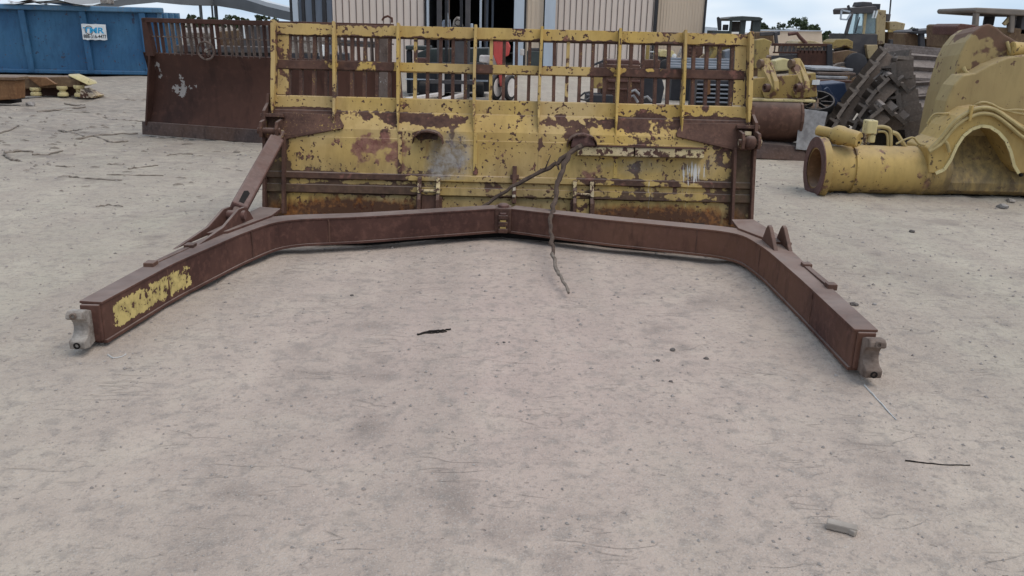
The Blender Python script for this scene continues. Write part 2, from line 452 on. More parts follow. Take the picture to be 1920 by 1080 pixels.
n1 = t.noise(0.55, 4, 0.65); n2 = t.noise(2.6, 5, 0.65); n3 = t.noise(34, 3, 0.7); n4 = t.noise(130, 1, 0.6)
nst = t.noise(1.0, 5, 0.7, co=t.mapped((3.2, 7.0, 1)))
sr_, sg_, sb_, sa_ = t.attr()
col = t.mix(t.step(n1, 0.38, 0.62), (0.450, 0.386, 0.306), (0.380, 0.332, 0.262))
col = t.mix(t.math('MULTIPLY', sb_, t.step(n2, 0.3, 0.6, 0.55, 1.0)), col, (0.470, 0.348, 0.300))
col = t.mix(t.step(n2, 0.38, 0.66, 0, 0.5), col, (0.33, 0.268, 0.222))
col = t.mix(t.step(t.noise(1.0, 2, 0.6, co=t.mapped((2.3, .13, 1))), 0.42, 0.66, 0, 0.48), col, (0.32, 0.258, 0.215))
col = t.mix(t.step(nst, 0.53, 0.72, 0, 0.38), col, (0.225, 0.19, 0.165))
col = t.mix(t.math('MULTIPLY', sg_, t.step(nst, 0.38, 0.60, 0.10, 0.75)), col, (0.195, 0.168, 0.145))
col = t.mix(t.math('MULTIPLY', sr_, t.step(n2, 0.42, 0.60)), col, (0.17, 0.14, 0.12))
col = t.mix(t.step(t.noise(11, 3, .6), 0.53, 0.66, 0, 0.5), col, (0.24, 0.205, 0.178))
col = t.mix(t.step(n3, 0.52, 0.72, 0, 0.6), col, (0.20, 0.17, 0.15))
col = t.mix(t.step(n4, 0.56, 0.72, 0, 0.4), col, (0.46, 0.42, 0.38))
rip = t.math('ABSOLUTE', t.math('SUBTRACT', t.noise(1.0, 2, 0.5, co=t.mapped((2.6, 9.0, 1)), dist=.4), 0.5))
pat = t.step(t.noise(2.4, 3, .6), 0.52, 0.62)
line = t.math('MULTIPLY', t.step(rip, 0.003, 0.020, 1.0, 0.0), pat)
col = t.mix(t.math('MULTIPLY', line, 0.20), col, (0.15, 0.125, 0.11))
chip = t.step(t.noise(21, 1, 0.4, co=t.mapped((1, 1.6, 1))), 0.775, 0.80)
col = t.mix(t.math('MULTIPLY', chip, 0.4), col, (0.13, 0.11, 0.095))
h = t.math('ADD', t.math('ADD', t.math('MULTIPLY', t.noise(1.0, 3, 0.6, co=t.mapped((11, 24, 1))), 0.9), t.math('MULTIPLY', n3, 0.7)), t.math('ADD', t.math('MULTIPLY', n4, 0.35), t.math('MULTIPLY', n2, 0.6)))
h = t.math('ADD', h, t.math('MULTIPLY', t.math('ADD', t.math('MULTIPLY', line, .6), chip), -0.7))
t.bump(h, 0.75, 0.016)
me.materials.append(t.done(col, 0.95, 0, 0.15))
def on_ground(p):
    return float(ground_z(p[0], p[1]))

# ------------------------------------------------------------------ yellow rack blade with its push frame
LEAN, BY, BXC = 0.236, 6.95, -0.05
LL = math.hypot(1, LEAN)
BM = Matrix(((1, 0, 0, BXC), (0, -1/LL, LEAN/LL, BY), (0, LEAN/LL, 1/LL, 0), (0, 0, 0, 1)))   # local (u across, n towards the arms, v up)
BMI = BM.inverted()
def uv_of(co):
    A = np.array(BMI)
    q = co @ A[:3, :3].T + A[:3, 3]
    return q[:, 0], q[:, 1], q[:, 2]
def sm(x, a, b):
    t = np.clip((x - a) / (b - a), 0, 1); return t * t * (3 - 2 * t)
def blob(u, v, cu, cv, ru, rv):
    return np.clip(1.25 - np.sqrt(((u - cu) / ru) ** 2 + ((v - cv) / rv) ** 2), 0, 1)
def wear_panel(co):
    u, n, v = uv_of(co); N = len(u)
    r = np.full(N, -0.085)
    mid = sm(u, -0.55, -0.3) * (1 - sm(u, 0.35, 0.6))                 # best-kept paint
    r -= 0.035 * mid
    outer = sm(np.abs(u), 1.80, 1.88) * (v < 0.80)
    r += outer * 0.12
    led = sm(v, 0.70, 0.76) * (1 - sm(v, 0.90, 0.935))
    r += led * (0.22 * (1 - sm(u, -1.55, -1.38)) + 0.22 * sm(u, 1.30, 1.5))
    r += led * (0.15 * blob(u, v, -1.12, 0.86, 0.36, 0.06) + 0.17 * blob(u, v, -0.72, 0.83, 0.33, 0.07))
    r += led * (0.155 * blob(u, v, 0.90, 0.84, 0.55, 0.065) + 0.05 * blob(u, v, 0.0, 0.86, 0.9, 0.08))
    r += 0.08 * sm(-v, -0.95, -0.91) * sm(v, 0.88, 0.91) * (sm(-u, 0.9, 1.4) + sm(u, 0.7, 1.1))
    pan = (v > 0.38) & (v < 0.74)
    r += pan * (0.03 * (1 - sm(u, -1.5, -1.3)) + 0.05 * blob(u, v, -1.1, 0.60, 0.32, 0.20) + 0.035 * sm(u, 0.55, 0.8))
    r += 0.20 * blob(u, v, -0.70, 0.74, 0.13, 0.08) * pan + 0.18 * blob(u, v, 0.52, 0.74, 0.15, 0.06)
    rid = np.maximum(sm(v, 0.318, 0.332) * (1 - sm(v, 0.375, 0.39)), sm(v, 0.204, 0.216) * (1 - sm(v, 0.272, 0.286)))
    edg = np.exp(-((v - 0.380) / 0.008) ** 2) + np.exp(-((v - 0.215) / 0.014) ** 2) + 0.6 * np.exp(-((v - 0.285) / 0.012) ** 2)
    r += rid * (0.165 * (1 - sm(u, -0.95, -0.7)) + 0.115 * sm(u, 0.5, 0.75)) + 0.10 * edg
    r += 0.035 * ((v > 0.28) & (v < 0.33)) * (np.abs(u) > 0.7)
    low = (1 - sm(v, 0.07, 0.24))
    g = low * (1.1 * blob(u, v * 0, -1.25, 0, 0.66, 1) + 1.1 * blob(u, v * 0, 1.20, 0, 0.66, 1) + 0.32) + 0.3 * blob(u, v, 0.85, 0.95, 0.05, 0.09)
    g += 0.25 * sm(-v, -0.74, -0.66) * blob(u, v, -0.66, 0.62, 0.2, 0.14)
    b = 0.75 * blob(u, v, -0.45, 0.52, 0.20, 0.22) * (v > 0.34) + 0.45 * blob(u, v, -0.62, 0.40, 0.12, 0.30) + 0.35 * blob(u, v, 0.95, 0.50, 0.35, 0.1) + 0.3 * blob(u, v, 1.55, 0.52, 0.35, 0.14)
    a = 0.36 * blob(u, v, 1.55, 0.48, 0.19, 0.12) + 0.30 * blob(u, v, 1.50, 0.33, 0.24, 0.24) + 0.30 * blob(u, v, 1.18, 0.27, 0.09, 0.28) + 0.3 * blob(u, v, 1.3, 0.60, 0.06, 0.05)
    xr = 0.62 * blob(u, v, -1.15, 0.60, 0.30, 0.17) * (v < 0.72) + 0.5 * blob(u, v, -0.92, 0.55, 0.06, 0.2) + 0.35 * blob(u, v, 0.68, 0.47, 0.12, 0.1)
    xg = 0.35 * (1 - sm(v, 0.25, 0.40)) + 0.30 * pan * (1 - sm(v, 0.42, 0.58)) * (1 - mid * .6) + 0.45 * outer + 0.28 * blob(u, v, -0.55, 0.62, 0.3, 0.16)
    z = np.zeros(N)
    return np.stack([r, g, b, a, xr, xg, z, z], 1)
def wear_rail(co):
    u, n, v = uv_of(co); N = len(u)
    r = np.full(N, -0.10)
    top = v > 1.45
    r += top * (0.10 * sm(v, 1.605, 1.62) + 0.13 * (1 - sm(v, 1.522, 1.545)))
    r += top * 0.1 * (n < 0.0)
    mid = ~top
    r += mid * (0.155 * (1 - sm(u, -1.0, -0.93)) + 0.03 * blob(u, v, 0.0, 1.28, 0.3, 0.2))
    r += mid * (0.13 * sm(u, 0.62, 0.8) + 0.14 * sm(u, 0.8, 1.2) * (1 - sm(v, 1.26, 1.30)))
    r += mid * 0.35 * blob(u, v, -0.22, 1.28, 0.09, 0.10)
    b = top * 0.28 * sm(u, 0.3, 1.6)
    z = np.zeros(N)
    return np.stack([r, z, b * 0.6, z], 1)
def wear_const(k, g=0.0):
    def f(co):
        N = len(co); z = np.zeros(N)
        return np.stack([z + k, z + g, z, z], 1)
    return f
blade = thing('rack_dozer_blade', 'large chipped yellow rack dozer blade with rusty push frame in the foreground', 'dozer blade', (BXC, 6.4, 0.0))
# moldboard: profile (n, v) drawn up the back, closed down the front
back = [(0.040, 0.0), (0.075, 0.012), (0.075, 0.205), (0.105, 0.215), (0.105, 0.275), (0.078, 0.284), (0.078, 0.322), (0.104, 0.332), (0.104, 0.375), (0.086, 0.386),
        (0.086, 0.50), (0.086, 0.62), (0.090, 0.672), (0.086, 0.678), (0.086, 0.745), (0.078, 0.765), (0.030, 0.895), (0.022, 0.905), (0.022, 1.012), (0.014, 1.022)]
dense = []
for (a, b) in zip(back[:-1], back[1:]):
    k = max(1, int((b[1] - a[1]) / 0.012))
    for i in range(k): dense.append((a[0] + (b[0]-a[0])*i/k, a[1] + (b[1]-a[1])*i/k))
dense.append(back[-1])
front = [(-0.03, 1.022), (-0.09, 0.85), (-0.16, 0.55), (-0.14, 0.28), (-0.06, 0.10), (0.0, 0.0)]
prof = dense + front
us = np.linspace(-2.02, 2.02, 270)
mb = MB(BM); npf = len(prof); vs = []; fs = []
for u in us:
    wob = 0.004 * math.sin(u * 3.1) + 0.002 * math.sin(u * 9.7)
    for n, v in prof: vs.append((u, n + wob, v))
for i in range(len(us) - 1):
    for k in range(npf):
        fs.append((i*npf+k, (i+1)*npf+k, (i+1)*npf+(k+1)%npf, i*npf+(k+1)%npf))
fs.append(tuple(range(npf))); fs.append(tuple(range(len(us)*npf-1, (len(us)-1)*npf-1, -1)))
mb.add(vs, fs); mb.build('moldboard', M['blade'], blade, attr=wear_panel)
def uplate(us0, us1, n0, n1, v0, v1, nseg=160, mbx=None):
    """subdivided bar along u"""
    mbx = mbx or MB(BM); vs = []; fs = []; K = 4
    ring = [(n1, v0 + (v1-v0)*k/K) for k in range(K+1)] + [(n0, v1), (n0, v0)]
    m = len(ring); uu = np.linspace(us0, us1, nseg)
    for u in uu:
        for n, v in ring: vs.append((u, n, v))
    for i in range(nseg - 1):
        for k in range(m): fs.append((i*m+k, (i+1)*m+k, (i+1)*m+(k+1)%m, i*m+(k+1)%m))
    fs.append(tuple(range(m))); fs.append(tuple(range(nseg*m-1, (nseg-1)*m-1, -1)))
    return mbx.add(vs, fs)
uplate(-1.99, 1.99, -0.06, 0.016, 1.522, 1.617).build('top_rail', M['blade'], blade, attr=wear_rail, bevel=0.004)
uplate(-1.96, 1.96, -0.05, 0.012, 1.243, 1.316).build('middle_rail', M['blade'], blade, attr=wear_rail, bevel=0.004)
# gusset posts, edge-on, tapering into the ledge
post_u = [-1.985, -1.476, -0.94, -0.301, 0.243, 0.89, 1.434, 1.985]
post_foot = [0.86, 0.725, 0.745, 0.745, 0.75, 0.73, 0.77, 0.84]
for i, (u, vf) in enumerate(zip(post_u, post_foot)):
    wd = 0.0115 if 0 < i < 7 else 0.018
    m2 = MB(BM); sec = []
    K = 14
    vs = []; fs = []
    for k in range(K + 1):
        q = k / K; v = vf + (1.625 - vf) * q
        nn = 0.105 + 0.012 * q if v < 0.9 else 0.095 - 0.01 * (v - 0.9)
        if q < 0.10: nn = 0.092
        hw = wd * (0.35 + 0.65 * min(1, q / 0.25))
        du = 0.006 * math.sin(3 * q + i)
        vs += [(u-hw+du, -0.03, v), (u+hw+du, -0.03, v), (u+hw+du, nn, v), (u-hw+du, nn, v)]
    for k in range(K):
        for j in range(4): fs.append((k*4+j, k*4+(j+1)%4, k*4+4+(j+1)%4, k*4+4+j))
    fs.append((3, 2, 1, 0)); fs.append((K*4, K*4+1, K*4+2, K*4+3))
    m2.add(vs, fs)
    m2.build('post', M['blade'], blade, bevel=0.003, attr=lambda co: np.stack([-0.07 + 0.12 * (uv_of(co)[1] < 0.0), np.zeros(len(co)), 0.12 * np.ones(len(co)), np.zeros(len(co))], 1))
# rack bars
k = 0; u = -1.875
while u < 1.9:
    if all(abs(u - q) > 0.035 for q in post_u):
        rr = random.Random(k)
        m2 = MB(BM); du = rr.uniform(-0.006, 0.006)
        m2.hexa([(u-0.0135, -0.052, 1.0), (u+0.0135, -0.052, 1.0), (u+0.0135, -0.004, 1.0), (u-0.0135, -0.004, 1.0),
                 (u+du-0.0135, -0.052, 1.545), (u+du+0.0135, -0.052, 1.545), (u+du+0.0135, -0.004, 1.545), (u+du-0.0135, -0.004, 1.545)])
        yellow = (-1.0 < u < 0.8 and rr.random() < 0.5)
        m2.build('rack_bar', M['blade_bar'] if yellow else M['rust_bar'], blade)
    u += 0.1065; k += 1
for s in (-1, 1):                                       # flat filler plates at both ends of the rack
    m2 = MB(BM); a, b = (1.87, 1.965)
    x0, x1 = (s * a, s * b)
    for (v0, v1) in ((1.03, 1.24), (1.318, 1.52)):
        m2.add([(x0, 0.004, v0), (x1, 0.004, v0), (x1, 0.004, v1), (x0, 0.004, v1), (x0, -0.01, v0), (x1, -0.01, v0), (x1, -0.01, v1), (x0, -0.01, v1)],
               [(0,1,2,3),(7,6,5,4),(0,4,5,1),(1,5,6,2),(2,6,7,3),(3,7,4,0)])
    m2.build('end_plate', M['blade'], blade, attr=wear_const(-0.06))
# rust-bare corner gussets on the ledge
for s in (-1, 1):
    m2 = MB(BM)
    pts = [(s*2.02, 0.875), (s*1.44, 0.865), (s*1.385, 0.775), (s*1.39, 0.745), (s*1.86, 0.648), (s*2.02, 0.648)]
    def nn(v): return 0.098 if v < 0.76 else 0.098 - (v - 0.76) * 0.42
    fr = [(a, nn(b) + 0.012, b) for a, b in pts]; bk = [(a, 0.02, b) for a, b in pts]
    m2.add(fr + bk, [tuple(range(6)), tuple(range(11, 5, -1))] + [(i, i+6, (i+1) % 6 + 6, (i+1) % 6) for i in range(6)])
    m2.build('corner_gusset', M['rust_bar'] if s < 0 else M['rust'], blade, bevel=0.003)
for s in (-1, 1):                                       # upright stiffeners and outer cheek plates
    m2 = MB(BM); m2.box(s*1.872-0.012, s*1.872+0.012, 0.05, 0.155, 0.03, 0.66); m2.build('stiffener', M['rust'], blade, bevel=0.003)
    m2 = MB(BM)
    m2.prism([(s*2.021, -0.10, 0.03), (s*2.021, 0.15, 0.03), (s*2.021, 0.15, 0.60), (s*2.021, 0.16, 0.66), (s*2.021, 0.16, 0.87), (s*2.021, 0.05, 0.95), (s*2.021, 0.03, 1.03), (s*2.021, -0.08, 1.03)], (BM.inverted().to_3x3() @ Vector((s*0.025, 0, 0))))
    m2.build('side_plate', M['rust'], blade, bevel=0.003)
for u in (-0.913, -0.284, 0.257, 0.89):                 # welded strips below the ledge
    m2 = MB(BM); m2.box(u-0.016, u+0.016, 0.07, 0.094, 0.392, 0.735); m2.build('weld_strip', M['blade'], blade, attr=wear_const(-0.03 if u != -0.913 else 0.03), bevel=0.002)
# ball-tilt brackets: pairs of lugs with cross pin
for u0, u1 in ((-0.74, -0.585), (0.552, 0.694)):
    br = MB(BM); br.box(u0-0.03, u1+0.03, 0.07, 0.112, 0.02, 0.20); bo = br.build('lug_bracket', M['rust'], blade, bevel=0.004)
    for u in (u0, u1):
        q = MB(BM); q.prism([(u-0.014, 0.08, 0.02), (u-0.014, 0.19, 0.02), (u-0.014, 0.195, 0.17), (u-0.014, 0.165, 0.215), (u-0.014, 0.13, 0.235), (u-0.014, 0.125, 0.36), (u-0.014, 0.08, 0.37)], (0.028, 0, 0))
        q.build('lug', M['rust_bar'], bo, bevel=0.003)
        q = MB(BM); q.prism([(u-0.016, 0.128, 0.24), (u-0.016, 0.168, 0.225), (u-0.016, 0.165, 0.275), (u-0.016, 0.145, 0.30), (u-0.016, 0.142, 0.35), (u-0.016, 0.126, 0.355)], (0.032, 0, 0))
        q.build('lug_ear', M['ivory'], bo, bevel=0.003)
    q = MB(BM); q.lathe((u0+0.012, 0.15, 0.245), (1, 0, 0), [(0, 0.014), (u1-u0-0.024, 0.014)], 12); q.build('pin', M['ivory'], bo, smooth=True)
    q = MB(BM); q.box(u0+0.02, u1-0.02, 0.112, 0.135, 0.02, 0.21); q.build('backing_block', M['rust'] if u0 < 0 else M['blade_bar'], bo)
q = MB(BM); q.box(0.03, 0.066, 0.08, 0.14, 0.16, 0.47); q.box(0.012, 0.086, 0.08, 0.12, 0.36, 0.40); mo = q.build('centre_lug', M['rust_bar'], blade, bevel=0.005)
q = MB(BM); q.box(0.034, 0.060, 0.141, 0.155, 0.21, 0.32); q.build('worn_strip', M['ivory'], mo, bevel=0.004)
# hose guard hoods
for cu, cv, flip in ((-0.675, 0.655, 1), (0.60, 0.655, -1)):
    q = MB(BM); K = 9; vs = []; fs = []
    for i in range(K):
        a = math.pi * i / (K - 1); uu = cu - 0.125 * math.cos(a); vvv = cv + 0.10 * math.sin(a) ** 0.8
        tip = 0.21 + 0.03 * math.sin(2.3 * i)
        vs += [(uu, 0.06, vvv + 0.012), (uu, tip, vvv - 0.02), (uu, tip, vvv - 0.034), (uu, 0.06, vvv - 0.002)]
    for i in range(K - 1):
        for j in range(4): fs.append((i*4+j, i*4+(j+1) % 4, i*4+4+(j+1) % 4, i*4+4+j))
    fs += [(3, 2, 1, 0), (K*4-4, K*4-3, K*4-2, K*4-1)]
    q.add(vs, fs); hood = q.build('hose_guard', M['rust'], blade, smooth=True)
    if cu > 0:
        q = MB(BM); q.prism([(cu-0.10, 0.09, cv-0.03), (cu+0.11, 0.09, cv-0.01), (cu+0.09, 0.09, cv+0.07), (cu, 0.09, cv+0.10), (cu-0.08, 0.09, cv+0.05)], (0, 0.10, 0)); q.build('packed_clay', M['brace'], hood, bevel=0.012)
# box tubes welded right of the hoods
for a, b, mt in ((0.565, 1.028, 'ivory'), (1.038, 1.61, 'ivory')):
    q = MB(BM); q.box(a, b, 0.07, 0.165, 0.568, 0.642); q.build('box_tube', M[mt], blade, bevel=0.006)
q = MB(BM); q.box(0.56, 1.63, 0.07, 0.175, 0.642, 0.655); q.build('tube_cover', M['rust'], blade)
# pivot yokes at both upper corners
for s in (-1, 1):
    q = MB(BM)
    for du in (-0.075, 0.055):
        q.prism([(s*1.97+du, 0.09, 0.66), (s*1.97+du, 0.24, 0.645), (s*1.97+du, 0.265, 0.71), (s*1.97+du, 0.245, 0.77), (s*1.97+du, 0.09, 0.82)], (0.026, 0, 0))
    q.box(s*1.97-0.095, s*1.97+0.095, 0.08, 0.15, 0.82, 0.85)
    yo = q.build('pivot_yoke', M['rust_bar'], blade, bevel=0.005)
    q = MB(BM); q.lathe((s*1.97-0.092, 0.215, 0.70), (1, 0, 0), [(0, 0.026), (0.185, 0.026)], 14); q.build('pin', M['ivory'] if s > 0 else M['rust'], yo, smooth=True)
    if s > 0:
        q = MB(BM); q.lathe((s*1.97-0.048, 0.21, 0.70), (1, 0, 0), [(0, 0.03), (0.02, 0.052), (0.05, 0.058), (0.08, 0.052), (0.10, 0.03)], 18); q.build('ball', M['rust'], yo, smooth=True)
        q = MB(BM); q.box(s*1.97-0.03, s*1.97+0.03, 0.1, 0.14, 0.765, 0.80); q.build('keeper_plate', M['ivory'], yo, bevel=0.003)
q = MB(BM); q.prism([(-1.93, 0.09, 0.57), (-1.90, 0.09, 0.72), (-1.915, 0.2, 0.72), (-1.93, 0.22, 0.62)], (0.02, 0, 0)); q.build('paint_flake_plate', M['ivory'], blade, bevel=0.003)
# cutting edge along the foot
q = MB(BM); q.box(-2.02, 2.02, -0.02, 0.03, -0.012, 0.05); q.build('cutting_edge', M['rust'], blade, bevel=0.003)
# black slab added between blade and push frame as a shade band
mb = MB(); mb.prism([(-1.55, 6.10, -.01), (-1.1, 6.12, -.01), (-0.75, 6.28, -.01), (-0.1, 6.46, -.01), (0.6, 6.30, -.01), (1.0, 6.14, -.01), (1.45, 6.05, -.01), (1.6, 6.85, -.01), (-1.6, 6.85, -.01)], (0, 0, .07)); mb.build('shade_slab', M['black'], blade, bevel=0.01)

# ---- push frame: two bent arms bolted together at the middle
def resample(path, step=0.05):
    out = []
    for a, b in zip(path[:-1], path[1:]):
        d = math.dist(a[:2], b[:2]); k = max(1, int(d / step))
        for i in range(k): out.append(tuple(a[j] + (b[j]-a[j])*i/k for j in range(5)))
    out.append(path[-1]); return out
def soften(path, it=3):
    p = [list(q) for q in path]
    for _ in range(it):
        p = [p[0]] + [[(p[i-1][j] + 2*p[i][j] + p[i+1][j]) / 4 for j in range(5)] for i in range(1, len(p)-1)] + [p[-1]]
    return [tuple(q) for q in p]
armL = soften(resample([(-2.108, 3.955, .018, .226, .108), (-2.035, 4.65, .022, .232, .125), (-1.885, 5.40, .035, .238, .17), (-1.765, 5.76, .045, .24, .18), (-1.60, 5.885, .05, .24, .14), (-1.15, 6.005, .052, .24, .125), (-0.135, 6.425, .056, .24, .12)]), 5)
armR = soften(resample([(1.728, 3.83, .018, .222, .104), (1.735, 4.65, .022, .230, .115), (1.735, 5.30, .035, .238, .15), (1.690, 5.70, .045, .24, .17), (1.53, 5.845, .05, .24, .14), (0.67, 6.13, .052, .24, .125), (-0.015, 6.425, .056, .24, .12)]), 5)
def arm_wear(left):
    def f(co):
        x, y, z = co[:, 0], co[:, 1], co[:, 2]; N = len(x); r = np.zeros(N) - 0.02
        if left:
            patch = sm(y, 3.99, 4.06) * (1 - sm(y, 4.80, 4.86)) * sm(z, 0.040, 0.065) * (1 - sm(z, 0.19, 0.22))
            r += patch * (0.285 - 0.13 * blob(y, z, 4.36, 0.17, 0.03, 0.04)) + 0.10 * blob(y, z, 5.55, 0.15, 0.14, 0.06)
        else:
            r += 0.055 * blob(y, z, 4.15, 0.14, 0.25, 0.06) + 0.03 * blob(x, z, 0.5, 0.15, 0.9, 0.08)
        return np.stack([r, r * 0, r * 0, r * 0], 1)
    return f
arms = []
for pth, lf in ((armL, True), (armR, False)):
    mb = MB(); mb.ring(pth); o = mb.build('push_arm', M['frame'], blade, bevel=0.008, attr=arm_wear(lf)); arms.append(o)
aL, aR = arms
for pth, o_ in ((armL, aL), (armR, aR)):
    mb = MB(); mb.ring([(x, y, z0 - .004, z0 + .014, wd + .022) for x, y, z0, z1, wd in pth]); mb.build('lower_lip', M['frame'], o_, bevel=.003)
    mb = MB(); mb.ring([(x, y, z1 - .006, z1 + .008, wd + .012) for x, y, z0, z1, wd in pth]); mb.build('top_flange', M['frame'], o_, bevel=.003)
    for k_ in (12, 30, 44):
        if k_ + 1 < len(pth):
            x, y, z0, z1, wd = pth[k_]; x2, y2 = pth[k_ + 1][:2]; t_ = Vector((x2 - x, y2 - y)).normalized()
            sd_ = 1 if o_ is aL else -1
            q_ = [Vector((x + t_.y * wd / 2 * sd_, y - t_.x * wd / 2 * sd_, z0 + (z1 - z0) * f_)) + Vector((random.uniform(-.004, .004), random.uniform(-.004, .004), 0)) for f_ in (.06, .25, .45, .65, .85, .97)]
            mb = MB(); mb.tube(q_, .006, 6); mb.build('weld_bead', M['rust'], o_, smooth=True)
# overlapping top flange plates at the bends
mb = MB(); mb.prism([(-2.005, 5.30, .241), (-1.885, 5.36, .241), (-1.735, 5.86, .241), (-1.735, 6.10, .241), (-1.90, 6.14, .241)], (0, 0, .022)); mb.build('corner_pad', M['frame'], aL, bevel=0.005)
mb = MB(); mb.prism([(1.86, 5.42, .241), (1.745, 5.44, .241), (1.60, 5.82, .241), (1.62, 6.10, .241), (1.79, 6.12, .241)], (0, 0, .022)); mb.build('corner_pad', M['frame'], aR, bevel=0.005)
mb = MB(); mb.prism([(-1.9445, 4.90, .028), (-1.845, 5.33, .042), (-1.88, 5.30, .205), (-1.944, 4.88, .07)], (-0.012, 0.003, 0)); 
# stops on the outer top edge
for (x, y) in ((-2.075, 4.60), (-2.005, 5.02)):
    mb = MB(); mb.box(x-0.03, x+0.03, y-0.035, y+0.035, .226, .262); mb.build('stop_block', M['rust'], aL, bevel=0.005)
mb = MB(); mb.beam((-2.078, 4.62, .238), (-2.008, 5.0, .24), .03, .014); mb.build('stop_bar', M['rust'], aL, bevel=0.003)
for y in (4.50, 4.92):
    mb = MB(); mb.box(1.765, 1.82, y-0.03, y+0.03, .226, .262); mb.build('stop_block', M['rust'], aR, bevel=0.005)
mb = MB(); mb.box(1.77, 1.805, 4.53, 4.89, .226, .25); mb.build('stop_bar', M['rust'], aR, bevel=0.003)
for x in (1.695, 1.79):                                  # pair of upright triangular lugs
    mb = MB(); mb.prism([(x, 5.24, .232), (x, 5.56, .236), (x, 5.49, .34), (x, 5.455, .372), (x, 5.42, .365)], (0.026, 0, 0)); mb.build('brace_lug', M['rust'], aR, bevel=0.005)
# trunnion bearing caps
def cap(x0, x1, y, parent):
    mb = MB(); ins = []
    for i in range(9):
        a = math.pi * (0.5 - i / 8); ins.append((y - 0.088 + 0.052 * math.cos(a), 0.122 + 0.052 * math.sin(a)))
    pr = [(y + 0.02, 0.03), (y + 0.02, 0.188), (y - 0.035, 0.212), (y - 0.075, 0.216), (y - 0.095, 0.204), (y - 0.100, 0.182)] + ins + [(y - 0.100, 0.062), (y - 0.096, 0.024), (y - 0.05, 0.016)]
    mb.prism([(x0, a, b) for a, b in pr], (x1 - x0, 0, 0)); c = mb.build('trunnion_cap', M['cap'] if x0 < 0 else M['capbrown'], parent, bevel=0.006, seg=2)
    return c
capL = cap(-2.178, -2.098, 3.93, aL); capR = cap(1.705, 1.785, 3.81, aR)
for (c, x, y) in ((aL, -2.138, 3.829), (aR, 1.745, 3.709)):
    for z in (0.196, 0.043):
        mb = MB(); mb.lathe((x, y + 0.012, z), (0, -1, 0), [(0, 0.017), (0.014, 0.017), (0.0145, 0.010), (0.005, 0.009)], 12); mb.build('bolt_bore', M['capbrown'] if z > 0.1 else M['black'], c)
# end plates of the arms
mb = MB(); mb.box(-2.155, -2.058, 3.932, 3.953, .03, .222); mb.build('end_cap', M['frame'], aL, bevel=0.006)
mb = MB(); mb.box(1.684, 1.772, 3.808, 3.828, .03, .22); mb.build('end_cap', M['frame'], aR, bevel=0.006)
# middle joint
mb = MB(); mb.box(-0.150, -0.018, 6.345, 6.50, .06, .25); jo = mb.build('centre_joint', M['rust'], blade, bevel=0.012)
mb = MB(); mb.lathe((-0.082, 6.40, .248), (0, 0, 1), [(0, .045), (.02, .043), (.03, .03), (.034, .0)], 16); mb.build('king_pin', M['brace'], jo, smooth=True)
for z in (.075, .128, .182):
    mb = MB(); mb.box(-0.118, -0.045, 6.315, 6.350, z - .016, z + .018); mb.build('joint_knuckle', M['rust_bar'], jo, bevel=0.006)
for z in (.101, .154, .208):
    mb = MB(); mb.box(-0.105, -0.058, 6.322, 6.348, z - .007, z + .008); mb.build('shim', M['blade_bar'] if z < .2 else M['brace'], jo, bevel=0.003)
# brace from the outer side of one arm to the upper corner
b0, b1 = P(441, 403, 5.60), P(519, 262, 6.88)
mb = MB(); mb.beam(b0 + (b1 - b0) * 0.05, b0 + (b1 - b0) * 0.97, 0.115, 0.10, up=(0.45, -0.5, 0.75)); bra = mb.build('brace_arm', M['brace'], blade, bevel=0.012)
d = (b1 - b0).normalized()
upv = Vector((0.45, -0.5, 0.75)); s_ = d.cross(upv).normalized(); u_ = s_.cross(d).normalized()
c0 = b0 + d * 0.20 + u_ * 0.0505
mb = MB(); mb.prism([c0 - d*0.10 - s_*0.018, c0 - d*0.10 + s_*0.018, c0 + d*0.06 + s_*0.022, c0 + d*0.085, c0 + d*0.06 - s_*0.022], u_ * 0.002); mb.build('slot', M['black'], bra)
e0 = b1 - d * 0.02
mb = MB(); mb.beam(e0 - d*0.10, e0 + d*0.16, 0.075, 0.075, up=(0.45, -0.5, 0.75)); mb.build('brace_end', M['rust_bar'], bra, bevel=0.015)
mb = MB()
for off in (-0.07, 0.03):
    def bq(y, z): return (b0.x + (y - 5.6) * 0.21 + off, y, z)
    mb.prism([bq(4.98, .232), bq(5.76, .236), bq(5.70, b0.z), bq(5.64, b0.z + .05), bq(5.56, b0.z + .05), bq(5.36, .29)], (0.022, 0, 0))
bk = mb.build('brace_bracket', M['frame'], aL, bevel=0.005)
mb = MB(); mb.lathe((b0.x - 0.08, 5.6, b0.z), (1, 0, 0), [(0, .032), (.15, .032)], 14); mb.build('pin', M['brace'], aL, smooth=True)
mb = MB(); mb.beam((b0.x, 5.6, b0.z - 0.005), b0 + d * 0.16, 0.07, 0.06, up=(0.45, -0.5, 0.75)); mb.build('brace_eye', M['rust'], bra, bevel=0.02)

# ------------------------------------------------------------------ branch lying over the blade and the frame
M['bark'] = plain('dry_bark', (0.10, 0.068, 0.05), (0.055, 0.036, 0.028), 18, 0.9, bump=0.8)
M['barktip'] = plain('weathered_bare_wood', (0.22, 0.18, 0.145), (0.12, 0.09, 0.07), 18, 0.9, bump=0.8)
def twig(mb, pts, r0, r1, seed=0, jit=0.006, n=7):
    rr = random.Random(seed); pts = [Vector(p) for p in pts]; out = []; rad = []
    for a, b in zip(pts[:-1], pts[1:]):
        for i in range(5):
            out.append(a + (b - a) * i / 5 + Vector((rr.uniform(-jit, jit), rr.uniform(-jit, jit), rr.uniform(-jit, jit))))
    out.append(pts[-1]); m = len(out)
    rad = [(r0 + (r1 - r0) * i / (m - 1)) * rr.uniform(0.88, 1.15) for i in range(m)]
    mb.tube(out, rad, n)
bro = thing('fallen_branch', 'forked dry tree branch draped over the yellow blade and its push frame', 'branch', G(1065, 548))
